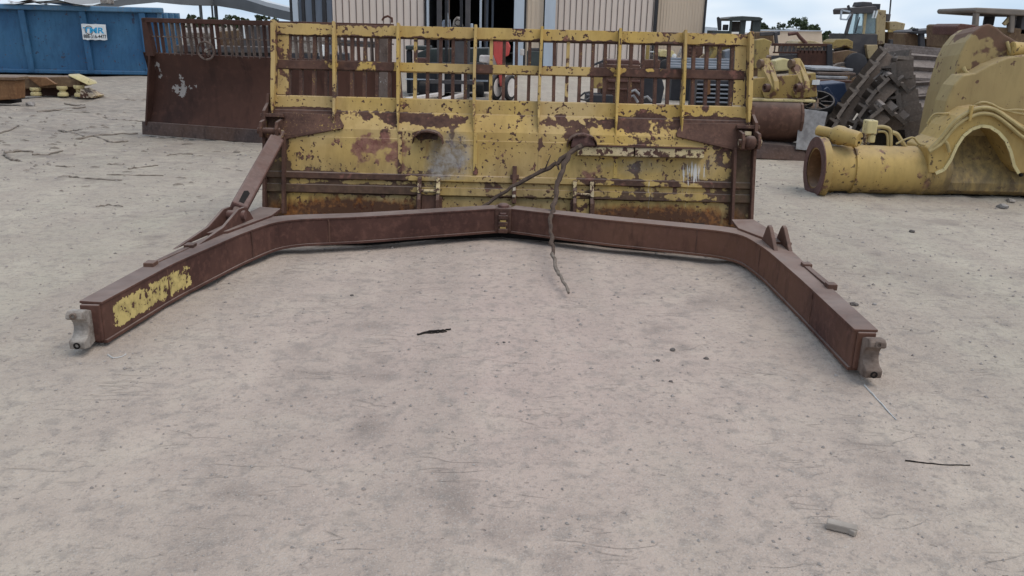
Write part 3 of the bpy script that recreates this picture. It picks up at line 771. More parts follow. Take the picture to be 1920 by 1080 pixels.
mb = MB(); twig(mb, [P(906, 386, 6.62), P(960, 352, 6.66), P(1030, 315, 6.70), P(1068, 288, 6.74), P(1092, 272, 6.80)], 0.012, 0.024, 3, 0.009); limb = mb.build('limb', M['bark'], bro, smooth=True)
mb = MB(); twig(mb, [P(1066, 292, 6.70), P(1048, 335, 6.55), P(1040, 372, 6.42), P(1033, 410, 6.18), P(1034, 440, 6.02), P(1036, 478, 5.62)], 0.021, 0.014, 5, 0.009); mb.build('limb', M['bark'], bro, smooth=True)
mb = MB(); twig(mb, [P(1036, 476, 5.62), P(1044, 505, 5.30), P(1052, 520, 5.14), P(1066, 549, 4.93)], 0.014, 0.009, 8); mb.build('limb', M['barktip'], bro, smooth=True)
mb = MB(); twig(mb, [P(1048, 318, 6.62), P(1043, 308, 6.60), P(1040, 300, 6.60)], 0.007, 0.004, 9, 0.002, 5); twig(mb, [P(1022, 318, 6.68), P(1028, 302, 6.66), P(1033, 290, 6.66)], 0.006, 0.003, 10, 0.002, 5); mb.build('twig', M['bark'], limb)

# ------------------------------------------------------------------ old rusty rack blade standing behind on the left
oa = Vector((-5.30, 12.06, 0)); od = Vector((0.947, -0.321, 0)); on = Vector((-0.321, -0.947, 0))     # along, towards viewer
OM = Matrix(((od.x, on.x, 0, oa.x), (od.y, on.y, 0, oa.y), (0, 0, 1, 0), (0, 0, 0, 1)))
old = thing('rusty_rack_blade', 'dark rusty rack dozer blade standing behind the left end of the yellow blade', 'dozer blade', oa)
OW = 4.0
prf = [(0.02, 0.0), (0.01, 0.05), (-0.02, 0.14), (-0.035, 0.17), (-0.07, 0.30), (-0.10, 0.48), (-0.11, 0.65), (-0.10, 0.82), (-0.07, 0.98), (-0.03, 1.12), (-0.05, 1.13), (-0.13, 0.98), (-0.17, 0.65), (-0.15, 0.35), (-0.08, 0.02)]
mb = MB(OM); uu = np.linspace(0.0, OW, 60); m = len(prf); vs = []; fs = []
for u in uu:
    for n, v in prf: vs.append((u + (0.22 * (v / 1.1) if u < 0.001 else 0) , n, v))
for i in range(len(uu) - 1):
    for k in range(m): fs.append((i*m+k, (i+1)*m+k, (i+1)*m+(k+1) % m, i*m+(k+1) % m))
fs.append(tuple(range(m))); fs.append(tuple(range(len(uu)*m-1, (len(uu)-1)*m-1, -1)))
mb.add(vs, fs)
OMI = np.array(OM.inverted())
def old_attr(co):
    q = co @ OMI[:3, :3].T + OMI[:3, 3]; u, v = q[:, 0], q[:, 2]
    r = -0.03 + 0.265 * blob(u, v, 0.62, 0.70, 0.34, 0.28) + 0.26 * blob(u, v, 0.24, 0.90, 0.10, 0.22)
    return np.stack([r, r*0, r*0, r*0], 1)
mb.build('moldboard', M['oldblade'], old, attr=old_attr, smooth=True)
mb = MB(OM); mb.prism([(-0.04, 0.035, -0.01), (-0.04, 0.015, 0.17), (-0.04, -0.02, 0.17), (-0.04, -0.01, -0.01)], (OW + 0.04, 0, 0)); mb.build('cutting_edge', M['cutting'], old, bevel=0.006)
mb = MB(OM); mb.prism([(0.02, 0.03, 0.12), (0.02, -0.2, 0.1), (0.22, -0.16, 1.12), (0.205, 0.02, 1.12)], (0.03, 0, 0)); mb.build('side_plate', M['oldblade'], old)
mb = MB(OM); mb.box(0.16, OW - 0.05, -0.06, 0.02, 1.525, 1.585); mb.build('top_rail', M['oldblade'], old, bevel=0.006)
mb = MB(OM); mb.box(0.20, OW - 0.05, -0.045, -0.025, 1.335, 1.352); mb.build('middle_rod', M['oldbar'], old)
mb = MB(OM); mb.hexa([(0.15, -0.07, 1.08), (0.29, -0.07, 1.08), (0.29, 0.02, 1.08), (0.15, 0.02, 1.08), (0.14, -0.07, 1.58), (0.215, -0.07, 1.58), (0.215, 0.02, 1.58), (0.14, 0.02, 1.58)]); mb.build('end_post', M['oldblade'], old, bevel=0.006)
mb = MB(OM); mb.box(OW - 0.30, OW - 0.12, -0.09, 0.0, 0.6, 1.58); mb.build('end_post', M['oldbar'], old, bevel=0.008)
k = 0; u = 0.33
while u < OW - 0.3:
    rr = random.Random(100 + k)
    mb = MB(OM); b = rr.uniform(0.008, 0.014); du = rr.uniform(-0.012, 0.012)
    mb.prism([(u - b, 0.0, 1.54), (u + b, 0.0, 1.54), (u + b*0.8 + du, -0.02, 1.25), (u + b*0.6 + du, -0.03, 1.10), (u - b*0.6 + du, -0.03, 1.10), (u - b*0.8 + du, -0.02, 1.25)], (0, -0.05, 0))
    mb.build('rack_bar', M['oldbar'] if rr.random() < 0.75 else M['oldblade'], old); u += 0.092; k += 1
p = OM @ Vector((OW - 0.08, -0.02, 1.60))
mb = MB(); mb.tube([p + Vector((-0.10, 0, 0.02)), p + Vector((-0.08, 0, 0.06)), p + Vector((-0.03, 0, 0.075)), p + Vector((0.02, 0, 0.05)), p + Vector((0.02, 0, 0.0))], 0.014, 8); mb.build('lifting_hook', M['oldblade'], old, smooth=True)
c = P(386, 95, 11.62)
sw = thing('steering_wheel', 'old dark steering wheel hanging on the rusty blade rack', 'steering wheel', c)
mb = MB(); mb.torus(c, (0.15, 1, 0.1), 0.115, 0.014, 24, 8); mb.build('rim', M['oldbar'], sw, smooth=True)
mb = MB()
for a in (0.3, 2.4, 4.5): mb.beam(c, c + Vector((math.cos(a), -0.02, math.sin(a))) * 0.11, 0.02, 0.012)
mb.build('spokes', M['oldblade'], sw)
mb = MB(); mb.lathe(c + Vector((0, 0.02, 0)), (0.15, -1, -0.1), [(0, .03), (.03, .028), (.035, .0)], 12); mb.build('hub', M['cap'], sw)

# ------------------------------------------------------------------ blue roll-off container
M['blue'] = worn('faded_blue_paint', (0.026, 0.092, 0.19), (0.040, 0.120, 0.215), -0.125, 1.5, dust=0.15, r1=(0.03, 0.05, 0.09), r2=(0.06, 0.07, 0.10))
M['bluerail'] = worn('weathered_blue_rail', (0.10, 0.19, 0.28), (0.07, 0.17, 0.28), -0.10, 3, r1=(0.13, 0.12, 0.11), r2=(0.2, 0.18, 0.17), dust=0.5)
M['white'] = plain('dirty_white_vinyl', (0.72, 0.72, 0.70), (0.58, 0.58, 0.57), 9, 0.5)
M['ink'] = plain('black_print', (0.02, 0.02, 0.022), None, 8, 0.5, bump=0)
M['cyan'] = plain('blue_print', (0.03, 0.33, 0.58), (0.04, 0.30, 0.52), 8, 0.5, bump=0)
M['brownprint'] = plain('brown_print', (0.22, 0.15, 0.11), None, 8, 0.5, bump=0)
ca = Vector((-17.6, 23.18, 0)); cdir = Vector((0.9935, 0.114, 0)).normalized(); cn = Vector((0.114, -0.9935, 0)).normalized()
CM = Matrix(((cdir.x, -cn.x, 0, ca.x), (cdir.y, -cn.y, 0, ca.y), (0, 0, 1, 0), (0, 0, 0, 1)))     # local x along, y to the back
CL = 7.72
con = thing('roll_off_container', 'long blue steel roll-off container with a white phone-number sign', 'container', ca)
mb = MB(CM)
KX, KZ = 120, 16; vs = []; fs = []
for i in range(KX + 1):
    for k_ in range(KZ + 1):
        xx_, zz_ = CL * i / KX, .10 + 1.62 * k_ / KZ; e_ = math.sin(math.pi * k_ / KZ)
        dn_ = e_ * (.030 * mnoise.noise(Vector((xx_ * 1.3, zz_ * 1.6, 3.1))) + .016 * mnoise.noise(Vector((xx_ * 4, zz_ * 3.5, 7.7))))
        vs.append((xx_, .06 + dn_, zz_))
for i in range(KX):
    for k_ in range(KZ):
        a_ = i * (KZ + 1) + k_; fs.append((a_, a_ + KZ + 1, a_ + KZ + 2, a_ + 1))
mb.add(vs, fs); mb.box(0, CL, .115, .13, .1, 1.72)
mb.box(0, CL, 2.30, 2.34, .1, 1.72); mb.box(CL - .05, CL, .1, 2.3, .1, 1.72); mb.box(0, .05, .1, 2.3, .1, 1.72)
mb.box(0, CL, .06, 2.34, .08, .14); mb.build('body', M['blue'], con, smooth=True)
x = CL - 0.42
while x > 0:
    mb = MB(CM); mb.prism([(x, .06, .12), (x, -.02, .04), (x, -.045, .9), (x, -.075, 1.68), (x, .06, 1.70)], (.19, 0, 0)) if False else mb.hexa([(x, -.035, .06), (x+.16, -.035, .06), (x+.16, .07, .06), (x, .07, .06), (x-.05, -.06, 1.70), (x+.12, -.06, 1.70), (x+.12, .07, 1.70), (x-.05, .07, 1.70)])
    mb.build('side_rib', M['blue'], con, bevel=0.02); x -= 1.56
mb = MB(CM); mb.box(-.02, CL + .16, -.09, .14, 1.70, 1.84); mb.build('top_rail', M['bluerail'], con, bevel=0.03)
mb = MB(CM); mb.box(0, CL, -.02, .12, .04, .14); mb.build('bottom_rail', M['blue'], con, bevel=0.02)
mb = MB(CM)
for yy in (.0, .6, 1.2, 1.8): mb.box(CL - .002, CL + .10, yy, yy + .12, .1, 1.70)
mb.build('tailgate_posts', M['bluerail'], con, bevel=0.01)
mb = MB(CM); mb.box(.2, CL - .2, .3, .5, 0, .1); mb.box(.2, CL - .2, 1.8, 2.0, 0, .1); mb.build('skids', M['black'], con)
# sign
s0, s1 = P(153, 43, 23.7), P(203, 76, 23.8)
def cl(px, py):                      # photo pixel to container side local x, z
    d = _ray(px, py); o = Vector((0, 0, CAMH)); nn_ = Vector((cn.x, cn.y, 0))
    tt = (nn_.dot(ca + nn_ * 0.01 - o)) / nn_.dot(d); q = CM.inverted() @ (o + d * tt); return q.x, q.z
xa, za = cl(154, 45); xb, zb = cl(203, 75)
mb = MB(CM); K = 10; vs = []; fs = []
for i in range(K + 1):
    xx = xa + (xb - xa) * i / K; wv = 0.012 * math.sin(i * 1.3)
    vs += [(xx, -.085, za + wv), (xx, -.085, zb + 0.012 * math.sin(i * 1.9 + 1)), (xx, -.079, zb), (xx, -.079, za)]
for i in range(K):
    for j in range(4): fs.append((i*4+j, i*4+(j+1) % 4, i*4+4+(j+1) % 4, i*4+4+j))
fs += [(0, 1, 2, 3), (K*4, K*4+3, K*4+2, K*4+1)]
mb.add(vs, fs); sign = mb.build('sign_panel', M['white'], con)
def text(body, mat, x, z, w_, h_, parent, name, shear=0.0, off=0.0, y=-.088):
    cu = bpy.data.curves.new(name, 'FONT'); cu.body = body; cu.shear = shear; cu.offset = off; cu.extrude = 0.0008
    o = bpy.data.objects.new(name, cu); sc.collection.objects.link(o)
    bpy.context.view_layer.update(); dx, dy = o.dimensions.x, o.dimensions.y
    me_ = bpy.data.meshes.new_from_object(o); bpy.data.objects.remove(o)
    xs = [v.co.x for v in me_.vertices]; ys = [v.co.y for v in me_.vertices]; x0_, y0_ = min(xs), min(ys)
    for v in me_.vertices:
        lx = x + (v.co.x - x0_) / (max(xs) - x0_) * w_; lz = z + (v.co.y - y0_) / (max(ys) - y0_) * h_
        v.co = CM @ Vector((lx, y - v.co.z, lz)) - ORG[parent.name]
    me_.materials.append(mat); o = bpy.data.objects.new(name, me_); sc.collection.objects.link(o); o.parent = parent
    return o
sw_, sh_ = xb - xa, za - zb
text('TMR', M['cyan'], xa + .05 * sw_, zb + .42 * sh_, .86 * sw_, .38 * sh_, sign, 'lettering', 0.1, 0.035)
text('888-316-4477', M['ink'], xa + .04 * sw_, zb + .10 * sh_, .94 * sw_, .24 * sh_, sign, 'phone_number', 0.0, 0.02)
mb = MB(CM); mb.torus((xa + .30 * sw_, -.087, zb + .62 * sh_), (0, 1, 0), .24 * sh_ * 1.1, .011, 20, 6, 0.6, 5.6); mb.build('emblem_ring', M['brownprint'], sign)
# scrap heaped on top of it
M['pale'] = plain('pale_scrap_sheet', (0.62, 0.63, 0.62), (0.40, 0.40, 0.38), 3, 0.6)
def crumpled(name, c, sx, sy, sz, mat, label, cat, seed, group=None):
    rr = random.Random(seed); mb = MB(); K = 7; vs = []; fs = []
    for i in range(K):
        for j in range(4):
            vs.append(Vector(c) + Vector((sx * (i / (K-1) - .5), sy * (j / 3 - .5), sz * (0.5 + 0.5 * math.sin(i * 1.1 + j + seed)) * rr.uniform(.5, 1))))
    n0 = len(vs); vs += [v + Vector((0, 0, -0.03)) for v in vs]
    for i in range(K-1):
        for j in range(3):
            a = i*4+j; fs.append((a, a+4, a+5, a+1)); fs.append((n0+a, n0+a+1, n0+a+5, n0+a+4))
    o = mb.add(vs, fs).build(name, mat, loc=Vector(c)); return tag(o, label, cat, group)
crumpled('sheet_metal', P(105, 8, 24.1) + Vector((0, 0, -.02)), 2.2, 1.2, .16, M['pale'], 'pale crumpled sheet metal heaped on top of the blue container', 'sheet metal', 4)
crumpled('sheet_metal', P(55, 6, 24.3), .75, .8, .13, M['oldbar'], 'small rusty brown sheet scrap on top of the blue container', 'sheet metal', 9)
mb = MB(); mb.pbox(187, -4, 202, 8, 24.3, .4); tag(mb.build('scrap_block', M['cap'], loc=P(195, 8, 24.3), bevel=.03), 'tan scrap block on the container rim above its white sign', 'scrap')

# ------------------------------------------------------------------ scrap by the container: track roller frame, rust box
M['orust'] = rusty('orange_rust_box', (0.16, 0.075, 0.033), (0.21, 0.11, 0.05), (0.13, 0.06, 0.03), 2.0, 0.3)
M['paleyel'] = worn('pale_yellow_paint', (0.58, 0.48, 0.24), (0.52, 0.42, 0.20), -0.13, 4)
M['tanrust'] = rusty('tan_rust', (0.11, 0.065, 0.038), (0.17, 0.11, 0.06), (0.10, 0.05, 0.035), 2.5, 0.4)
Yr = 16.9
rf = thing('track_roller_frame', 'rusty track roller frame with yellow spool rollers in front of the blue container', 'track frame', (P(110, 190, Yr).x, Yr, 0))
mb = MB(); mb.ppoly([(-40, 150), (60, 146), (120, 143), (150, 150), (150, 163), (-40, 170)], Yr + .1, .5); mb.build('beam', M['tanrust'], rf, bevel=.02)
mb = MB(); mb.ppoly([(-40, 168), (150, 162), (150, 182), (-40, 186)], Yr + .35, .2); mb.build('web', M['rust'], rf, bevel=.01)
mb = MB(); mb.ppoly([(50, 144), (85, 145), (105, 158), (75, 163)], Yr + .02, .07); mb.build('patch_plate', M['orust'], rf, bevel=.01)
for px in (69, 119, 150):
    c = P(px, 184 - (px - 69) * .06, Yr + .1); c.z = 0.05; b = P(px, 164 - (px - 69) * .05, Yr + .1); hgt = b.z - c.z
    mb = MB(); mb.lathe(c, (0, 0, 1), [(0, .07), (0, .10), (.03, .105), (.06, .095), (.08, .06), (hgt-.08, .06), (hgt-.06, .095), (hgt-.03, .105), (hgt, .10), (hgt, .07)], 20)
    mb.build('roller', M['paleyel'], rf, smooth=True)
mb = MB(); mb.hexa([P(128, 142, Yr+.1), P(150, 141, Yr+.1), P(183, 156, Yr-.1), P(166, 160, Yr-.1), P(128, 139, Yr+.5), P(148, 138, Yr+.5), P(181, 152, Yr+.3), P(164, 156, Yr+.3)]); mb.build('guard_plate', M['paleyel'], rf, bevel=.01)
mb = MB(); mb.ppoly([(150, 166), (178, 180), (176, 184), (150, 184)], Yr, .4); mb.build('end_wedge', M['ivory'], rf, bevel=.01)
rbx = thing('rust_box_section', 'orange rusty steel box section at the left edge beside the roller frame', 'steel box', (P(0, 195, 15.6).x, 15.6, 0))
mb = MB(); mb.ppoly([(-90, 148), (30, 151), (31, 186), (-90, 194)], 15.6, .3); bx_ = mb.build('shell', M['orust'], rbx, bevel=.015)
mb = MB(); mb.ppoly([(-90, 143), (30, 145), (31, 151), (-90, 149)], 15.55, .4); mb.build('lid_flange', M['tanrust'], rbx, bevel=.01)
mb = MB(); mb.pbox(-30, 188, 18, 198, 15.7, .4); mb.build('support_block', M['black'], rbx)

# ------------------------------------------------------------------ metal-clad workshop
M['clad'] = plain('beige_wall_sheet', (0.66, 0.54, 0.455), (0.61, 0.495, 0.415), 1.2, 0.55, streak=True)
M['clad2'] = plain('tan_wall_sheet', (0.62, 0.49, 0.365), (0.57, 0.45, 0.335), 1.2, 0.6, streak=True)
M['cladjoint'] = plain('brown_joint_strip', (0.14, 0.10, 0.085), None, 3, 0.7)
M['grey'] = plain('blue_grey_sheet', (0.23, 0.26, 0.31), (0.19, 0.21, 0.25), 1.5, 0.5, streak=True)
M['column'] = plain('pale_grey_column', (0.46, 0.50, 0.54), (0.40, 0.43, 0.47), 2, 0.5, streak=True)
M['darkpost'] = plain('dark_steel_post', (0.035, 0.033, 0.035), None, 3, 0.6)
M['concrete'] = plain('concrete_slab', (0.36, 0.35, 0.33), (0.30, 0.29, 0.27), 2, 0.85)
BYW = 35.0; BH = 6.4
def bxp(px): return P(px, 60, BYW).x
bld = thing('metal_workshop', 'beige ribbed metal workshop building behind the yellow blade rack', 'building', (0, BYW, 0))
def wall(x0, x1, mat, rib, ribmat=None, ribw=.03, proud=.025, pair=False, y=BYW, z0=0, z1=BH):
    mb = MB(); mb.box(x0, x1, y, y + .12, z0, z1); wl = mb.build('wall', mat, bld)
    x = x0 + rib * .5; k = 0
    while x < x1 - .03:
        mb = MB(); mb.box(x - ribw/2, x + ribw/2, y - proud, y - .001, z0, z1)
        mb.build('rib', ribmat or mat, wl); x += rib; k += 1
    return wl
wall(bxp(625), bxp(803), M['clad'], .27, M['cladjoint'], .028)
wall(bxp(803), bxp(960), M['clad'], .27, M['cladjoint'], .028, z0=4.6)
wall(bxp(985), bxp(1018), M['clad2'], .16, None, .03, y=BYW + .02)
wall(bxp(1040), bxp(1224), M['clad'], .235, M['cladjoint'], .026)
wall(bxp(1231), bxp(1322), M['clad2'], .115, None, .03, y=BYW + .25)
wall(bxp(549), bxp(625), M['grey'], .62, M['grey'], .04, y=BYW + .15)
def bpart(name, x0, x1, y0, y1, z0, z1, mat, bev=.01):
    mb = MB(); mb.box(x0, x1, y0, y1, z0, z1); return mb.build(name, mat, bld, bevel=bev)
for px, wd in ((551, 10), (568, 5), (587, 5), (606, 7)):
    bpart('bay_post', bxp(px), bxp(px + wd), BYW - .05, BYW + .14, 0, BH, M['column'] if px == 551 else M['darkpost'])
bpart('corner_trim', bxp(546), bxp(550), BYW - .06, BYW + .3, 0, BH, M['darkpost'])
for px, wd in ((801, 4), (963, 19), (1020, 20)):
    bpart('column', bxp(px), bxp(px + wd), BYW - .22, BYW + .05, 0, BH, M['column'])
bpart('door_jamb', bxp(797), bxp(800), BYW - .1, BYW + .1, 0, BH, M['darkpost'])
bpart('door_jamb', bxp(983), bxp(986), BYW - .1, BYW + .1, 0, BH, M['darkpost'])
bpart('downspout', bxp(1224), bxp(1230), BYW - .1, BYW + .02, 0, BH, M['darkpost'], .02)
bpart('corner_trim', bxp(1319), bxp(1323), BYW + .18, BYW + .5, 0, BH, M['darkpost'])
bpart('side_wall', bxp(1319), bxp(1322), BYW + .5, BYW + 18, 0, BH, M['clad2'], 0)
bpart('side_wall', bxp(549), bxp(551), BYW + .3, BYW + 18, 0, BH, M['grey'], 0)
bpart('rear_wall', bxp(549), bxp(1322), BYW + 18, BYW + 18.1, 0, BH, M['darkpost'], 0)
bpart('roof', bxp(545), bxp(1327), BYW - .4, BYW + 18.3, BH, BH + .2, M['grey'], 0)
bpart('partition', bxp(803) - .2, bxp(803) - .1, BYW + .2, BYW + 12, 0, BH, M['darkpost'], 0)
bpart('partition', bxp(975), bxp(975) + .1, BYW + .2, BYW + 12, 0, BH, M['darkpost'], 0)
for px in (824, 868, 905, 916): bpart('inner_post', bxp(px), bxp(px) + .10, BYW + 3.5, BYW + 3.6, 0, BH, M['grey'])
mb = MB(); mb.box(bxp(540), bxp(1330), BYW - 1.2, BYW - .02, -.1, .03); mb.build('apron', M['concrete'], bld)

# ------------------------------------------------------------------ big yellow loader axle frame on the right
M['cream'] = worn('sun_faded_yellow', (0.45, 0.30, 0.095), (0.39, 0.265, 0.095), -0.10, 2.2, r1=(0.10, 0.065, 0.03), r2=(0.17, 0.11, 0.05), dust=0.3, fine=0.42)
M['creamdirtshade'] = worn('sun_faded_yellow_dirt_shade', (0.45, 0.30, 0.095), (0.39, 0.265, 0.095), -0.10, 2.2, r1=(0.10, 0.065, 0.03), r2=(0.17, 0.11, 0.05), dust=0.3, attr=True)
M['cream2'] = worn('sun_faded_yellow_rust_top', (0.37, 0.265, 0.11), (0.33, 0.24, 0.105), -0.12, 1.2, dust=0.25, r1=(0.12, 0.07, 0.045), r2=(0.16, 0.09, 0.055), attr=True)
M['hose'] = plain('dusty_yellow_hose', (0.40, 0.31, 0.14), (0.30, 0.22, 0.09), 9, 0.75, dust=.3)
M['dirtyyel'] = plain('dirty_brown_yellow', (0.20, 0.135, 0.05), (0.13, 0.085, 0.035), 2.4, 0.8)
AY = 8.72
ax = thing('loader_axle_frame', 'huge faded yellow loader axle and saddle frame lying at the right edge', 'axle frame', (4.4, AY, 0))
AZ = P(1650, 318, AY).z
def AX(px): return P(px, 318, AY - .2).x
x0 = AX(1547)
mb = MB(); mb.lathe((x0, AY, AZ), (1, 0, 0), [(-.035, .20), (-.035, .315), (.035, .325), (.04, .255), (.10, .245), (.30, .245), (.305, .262), (.345, .262), (.35, .25), (.45, .249), (.55, .249), (.65, .248), (.80, .248), (.9, .25), (1.0, .252), (1.02, .268), (1.06, .268), (1.07, .25), (1.28, .25)], 40, closed=False)
def tube_attr(co):
    z_ = np.zeros(len(co)); dx = co[:, 0] - x0
    d_ = np.clip(.80 * sm(dx, .85, 1.30) + .55 * (1 - sm(co[:, 2], .03, .20)), 0, .85)  # dirt film, plus the arch recess's shade put into the colour
    return np.stack([z_, z_, z_, z_, z_, d_, z_, z_], 1)
tub = mb.build('axle_tube', M['creamdirtshade'], ax, smooth=True, attr=tube_attr)
mb = MB(); mb.lathe((x0, AY, AZ), (1, 0, 0), [(-.036, .318), (-.036, .205), (.02, .195), (.35, .19), (.36, .001)], 40, closed=False); mb.build('flange_bore', M['orust'], tub, smooth=True)
mb = MB(); mb.lathe((x0, AY, AZ), (1, 0, 0), [(-.045, .215), (-.045, .322), (-.034, .322), (-.034, .215)], 40, closed=False); mb.build('flange_face', M['brace'], tub)
for i in range(16):
    a = i * math.pi / 8
    mb = MB(); mb.lathe((x0 + .034, AY + .29 * math.cos(a), AZ + .29 * math.sin(a)), (1, 0, 0), [(0, .013), (.018, .013)], 6); mb.build('bolt', M['cream'], tub)
# accumulator cylinder and pipework on top
c = P(1611, 262, AY - .22)
mb = MB(); mb.lathe(c, (-.66, .74, .10), [(0, .070), (.010, .078), (.05, .082), (.16, .088), (.20, .10), (.25, .098), (.29, .07), (.31, .055), (.46, .055), (.47, .04)], 24); acc = mb.build('accumulator', M['cream'], ax, smooth=True)
for i in range(3):
    a = i * 2.1 + .5
    mb = MB(); mb.lathe(c + Vector((.028 * math.cos(a), -.004, .028 * math.sin(a))), (.66, -.74, -.1), [(-.005, .013), (.008, .012)], 8); mb.build('end_port', M['black'], acc)
mb = MB(); mb.pbox(1590, 262, 1604, 285, AY - .05, .1); mb.build('mount_strap', M['cream'], ax, bevel=.01)
mb = MB(); mb.pbox(1624, 240, 1627, 282, AY + .05, .12); mb.build('fin_plate', M['ivory'], ax, bevel=.004)
mb = MB(); mb.pbox(1626, 226, 1646, 252, AY - .02, .13); mb.pbox(1631, 252, 1642, 268, AY, .08); mb.build('valve_block', M['paleyel'], ax, bevel=.012)
def hose(name, pts, r, mat='hose', n=8, sub=6):
    ps = [Vector(q) for q in pts]; out = []
    for i in range(len(ps) - 1):
        p0 = ps[max(i-1, 0)]; p1 = ps[i]; p2 = ps[i+1]; p3 = ps[min(i+2, len(ps)-1)]
        for k in range(sub):
            t_ = k / sub
            out.append(0.5 * ((2*p1) + (p2-p0)*t_ + (2*p0-5*p1+4*p2-p3)*t_*t_ + (3*p1-p0-3*p2+p3)*t_**3))
    out.append(ps[-1]); mb = MB(); mb.tube(out, r, n); return mb.build(name, M[mat], ax, smooth=True)
hose('pipe', [P(1644, 238, AY), P(1656, 238, AY), P(1667, 242, AY), P(1670, 252, AY), P(1670, 285, AY)], .020)
hose('pipe', [P(1646, 247, AY), P(1658, 247, AY), P(1664, 256, AY), P(1664, 285, AY)], .013)
hose('pipe', [P(1672, 248, AY), P(1682, 252, AY), P(1690, 264, AY), P(1698, 276, AY)], .022)
hose('cable', [P(1680, 270, AY - .2), P(1696, 262, AY - .2), P(1712, 258, AY - .18), P(1724, 270, AY - .15), P(1750, 272, AY - .15)], .010)
# hoses that rise from behind to the frame
for k_, (o_, r_) in enumerate(((0, .010), (6, .008))):
    hose('cable', [P(1738, 232 + o_, AY), P(1750, 215 + o_, AY), P(1768, 213 + o_ * .4, AY), P(1790, 212, AY + .1)], r_)
mb = MB(); mb.prism([P(x, y, AY + .10) for x, y in ((1757, 300), (1763, 240), (1774, 190), (1788, 160), (1806, 141), (1830, 137), (1856, 122), (1890, 108), (1930, 102), (2010, 98), (2010, 330), (1757, 330))], (0, .25, 0)); mb.build('mid_plate', M['cream2'], ax, bevel=.015, attr=lambda co: np.tile((0.02, 0, 0, 0), (len(co), 1)))
# saddle: tall rear hump and front yoke with its arch
hump = [(1757, 300), (1762, 255), (1772, 205), (1780, 170), (1790, 135), (1800, 102), (1812, 78), (1828, 58), (1843, 47), (1855, 44), (1868, 50), (1884, 64), (1905, 76), (1940, 92), (2010, 110), (2010, 345), (1757, 345)]
hp = [P(x, y, AY + .30) for x, y in hump]
mb = MB(); n = len(hp); vs = []; fs = []
K = 6
for k_ in range(K + 1):
    yy = .30 * k_ / K if False else .75 * k_ / K
    for q in hp: vs.append(q + Vector((0.02 * k_, yy, -.01 * k_)))
for k_ in range(K):
    for i in range(n): fs.append((k_*n+i, k_*n+(i+1) % n, (k_+1)*n+(i+1) % n, (k_+1)*n+i))
fs += [tuple(range(n)), tuple(range((K+1)*n-1, K*n-1, -1))]
mb.add(vs, fs)
def hump_attr(co):
    r = 0.17 * np.clip((co[:, 2] - 1.44) / .2, 0, 1); return np.stack([r, r*0, r*0, r*0], 1)
mb.build('rear_saddle', M['cream2'], ax, bevel=.02, attr=hump_attr)
arch_in = [(1754, 325), (1770, 318), (1782, 300), (1793, 275), (1806, 255), (1822, 242), (1840, 236), (1856, 238), (1872, 248), (1886, 264), (1895, 285), (1901, 310), (1910, 325)]
arch_out = [(2010, 325), (2010, 262), (1960, 250), (1925, 238), (1900, 222), (1880, 208), (1855, 202), (1830, 206), (1806, 220), (1786, 240), (1768, 262), (1750, 272), (1741, 278), (1741, 325)]
mb = MB(); ring_ = [P(x, y, AY - .275) for x, y in arch_in + arch_out]
mb.prism(ring_, (0, .5, 0)); mb.build('front_yoke', M['cream'], ax, bevel=.012)
mb = MB(); mb.ppoly([(1750, 322), (1770, 302), (1800, 245), (1855, 222), (1895, 262), (1912, 325), (1905, 350), (1760, 350)], AY + .20, .09); mb.build('arch_web', M['creamdirtshade'], ax, attr=tube_attr)
for q in range(len(arch_in) - 1):
    mb = MB(); a, b = P(*arch_in[q], AY - .285), P(*arch_in[q+1], AY - .285); mb.beam(a, b, .03, .02, up=(0, -1, 0)); mb.build('arch_lip', M['paleyel'], ax)
zt_ = P(1850, 232, AY).z
mb = MB(); pf_ = [(AY + .14, zt_), (AY + .08, .55), (AY - .02, .40), (AY - .14, .27), (AY - .20, .17), (AY - .19, .09), (AY - .12, .04), (AY, .02), (AY + .2, .02), (AY + .2, zt_)]
xs_ = np.linspace(x0 + 1.20, x0 + 2.7, 24); n_ = len(pf_); vs = []; fs = []
for xq in xs_:
    for yq, zq in pf_: vs.append((xq, yq, zq))
for i in range(len(xs_) - 1):
    for k_ in range(n_): fs.append((i*n_+k_, (i+1)*n_+k_, (i+1)*n_+(k_+1) % n_, i*n_+(k_+1) % n_))
fs += [tuple(range(n_)), tuple(range(len(xs_)*n_-1, (len(xs_)-1)*n_-1, -1))]
mb.add(vs, fs); mb.build('lower_housing', M['creamdirtshade'], ax, smooth=True, attr=tube_attr)
for dy, r_, yo_ in ((0, .020, -.30), (11, .018, -.31)):
    hose('pipe', [P(1742, 282 + dy * .2, AY + yo_), P(1765, 258 + dy, AY + yo_), P(1792, 226 + dy, AY + yo_), P(1820, 208 + dy, AY + yo_), P(1842, 202 + dy, AY + yo_), P(1865, 206 + dy, AY + yo_), P(1890, 222 + dy * 1.1, AY + yo_), P(1915, 240 + dy * 1.4, AY + yo_), P(1950, 262 + dy * 1.4, AY + yo_)], r_)
hose('pipe', [P(1800, 214, AY + .1), P(1830, 196, AY), P(1848, 192, AY), P(1870, 202, AY), P(1886, 207, AY), P(1910, 206, AY), P(1960, 212, AY)], .013)
hose('pipe', [P(1836, 192, AY + .1), P(1856, 194, AY), P(1876, 204, AY), P(1905, 212, AY), P(1960, 222, AY)], .012)
mb = MB(); mb.pbox(1819, 198, 1824, 228, AY - .34, .05); mb.build('pipe_clamp', M['cream'], ax, bevel=.005)
hose('cable', [P(1806, 126, AY + .27), P(1812, 136, AY + .25), P(1824, 139, AY + .25), P(1845, 130, AY + .25), P(1868, 117, AY + .25), P(1890, 108, AY + .25), P(1915, 104, AY + .25), P(1960, 102, AY + .25)], .020)
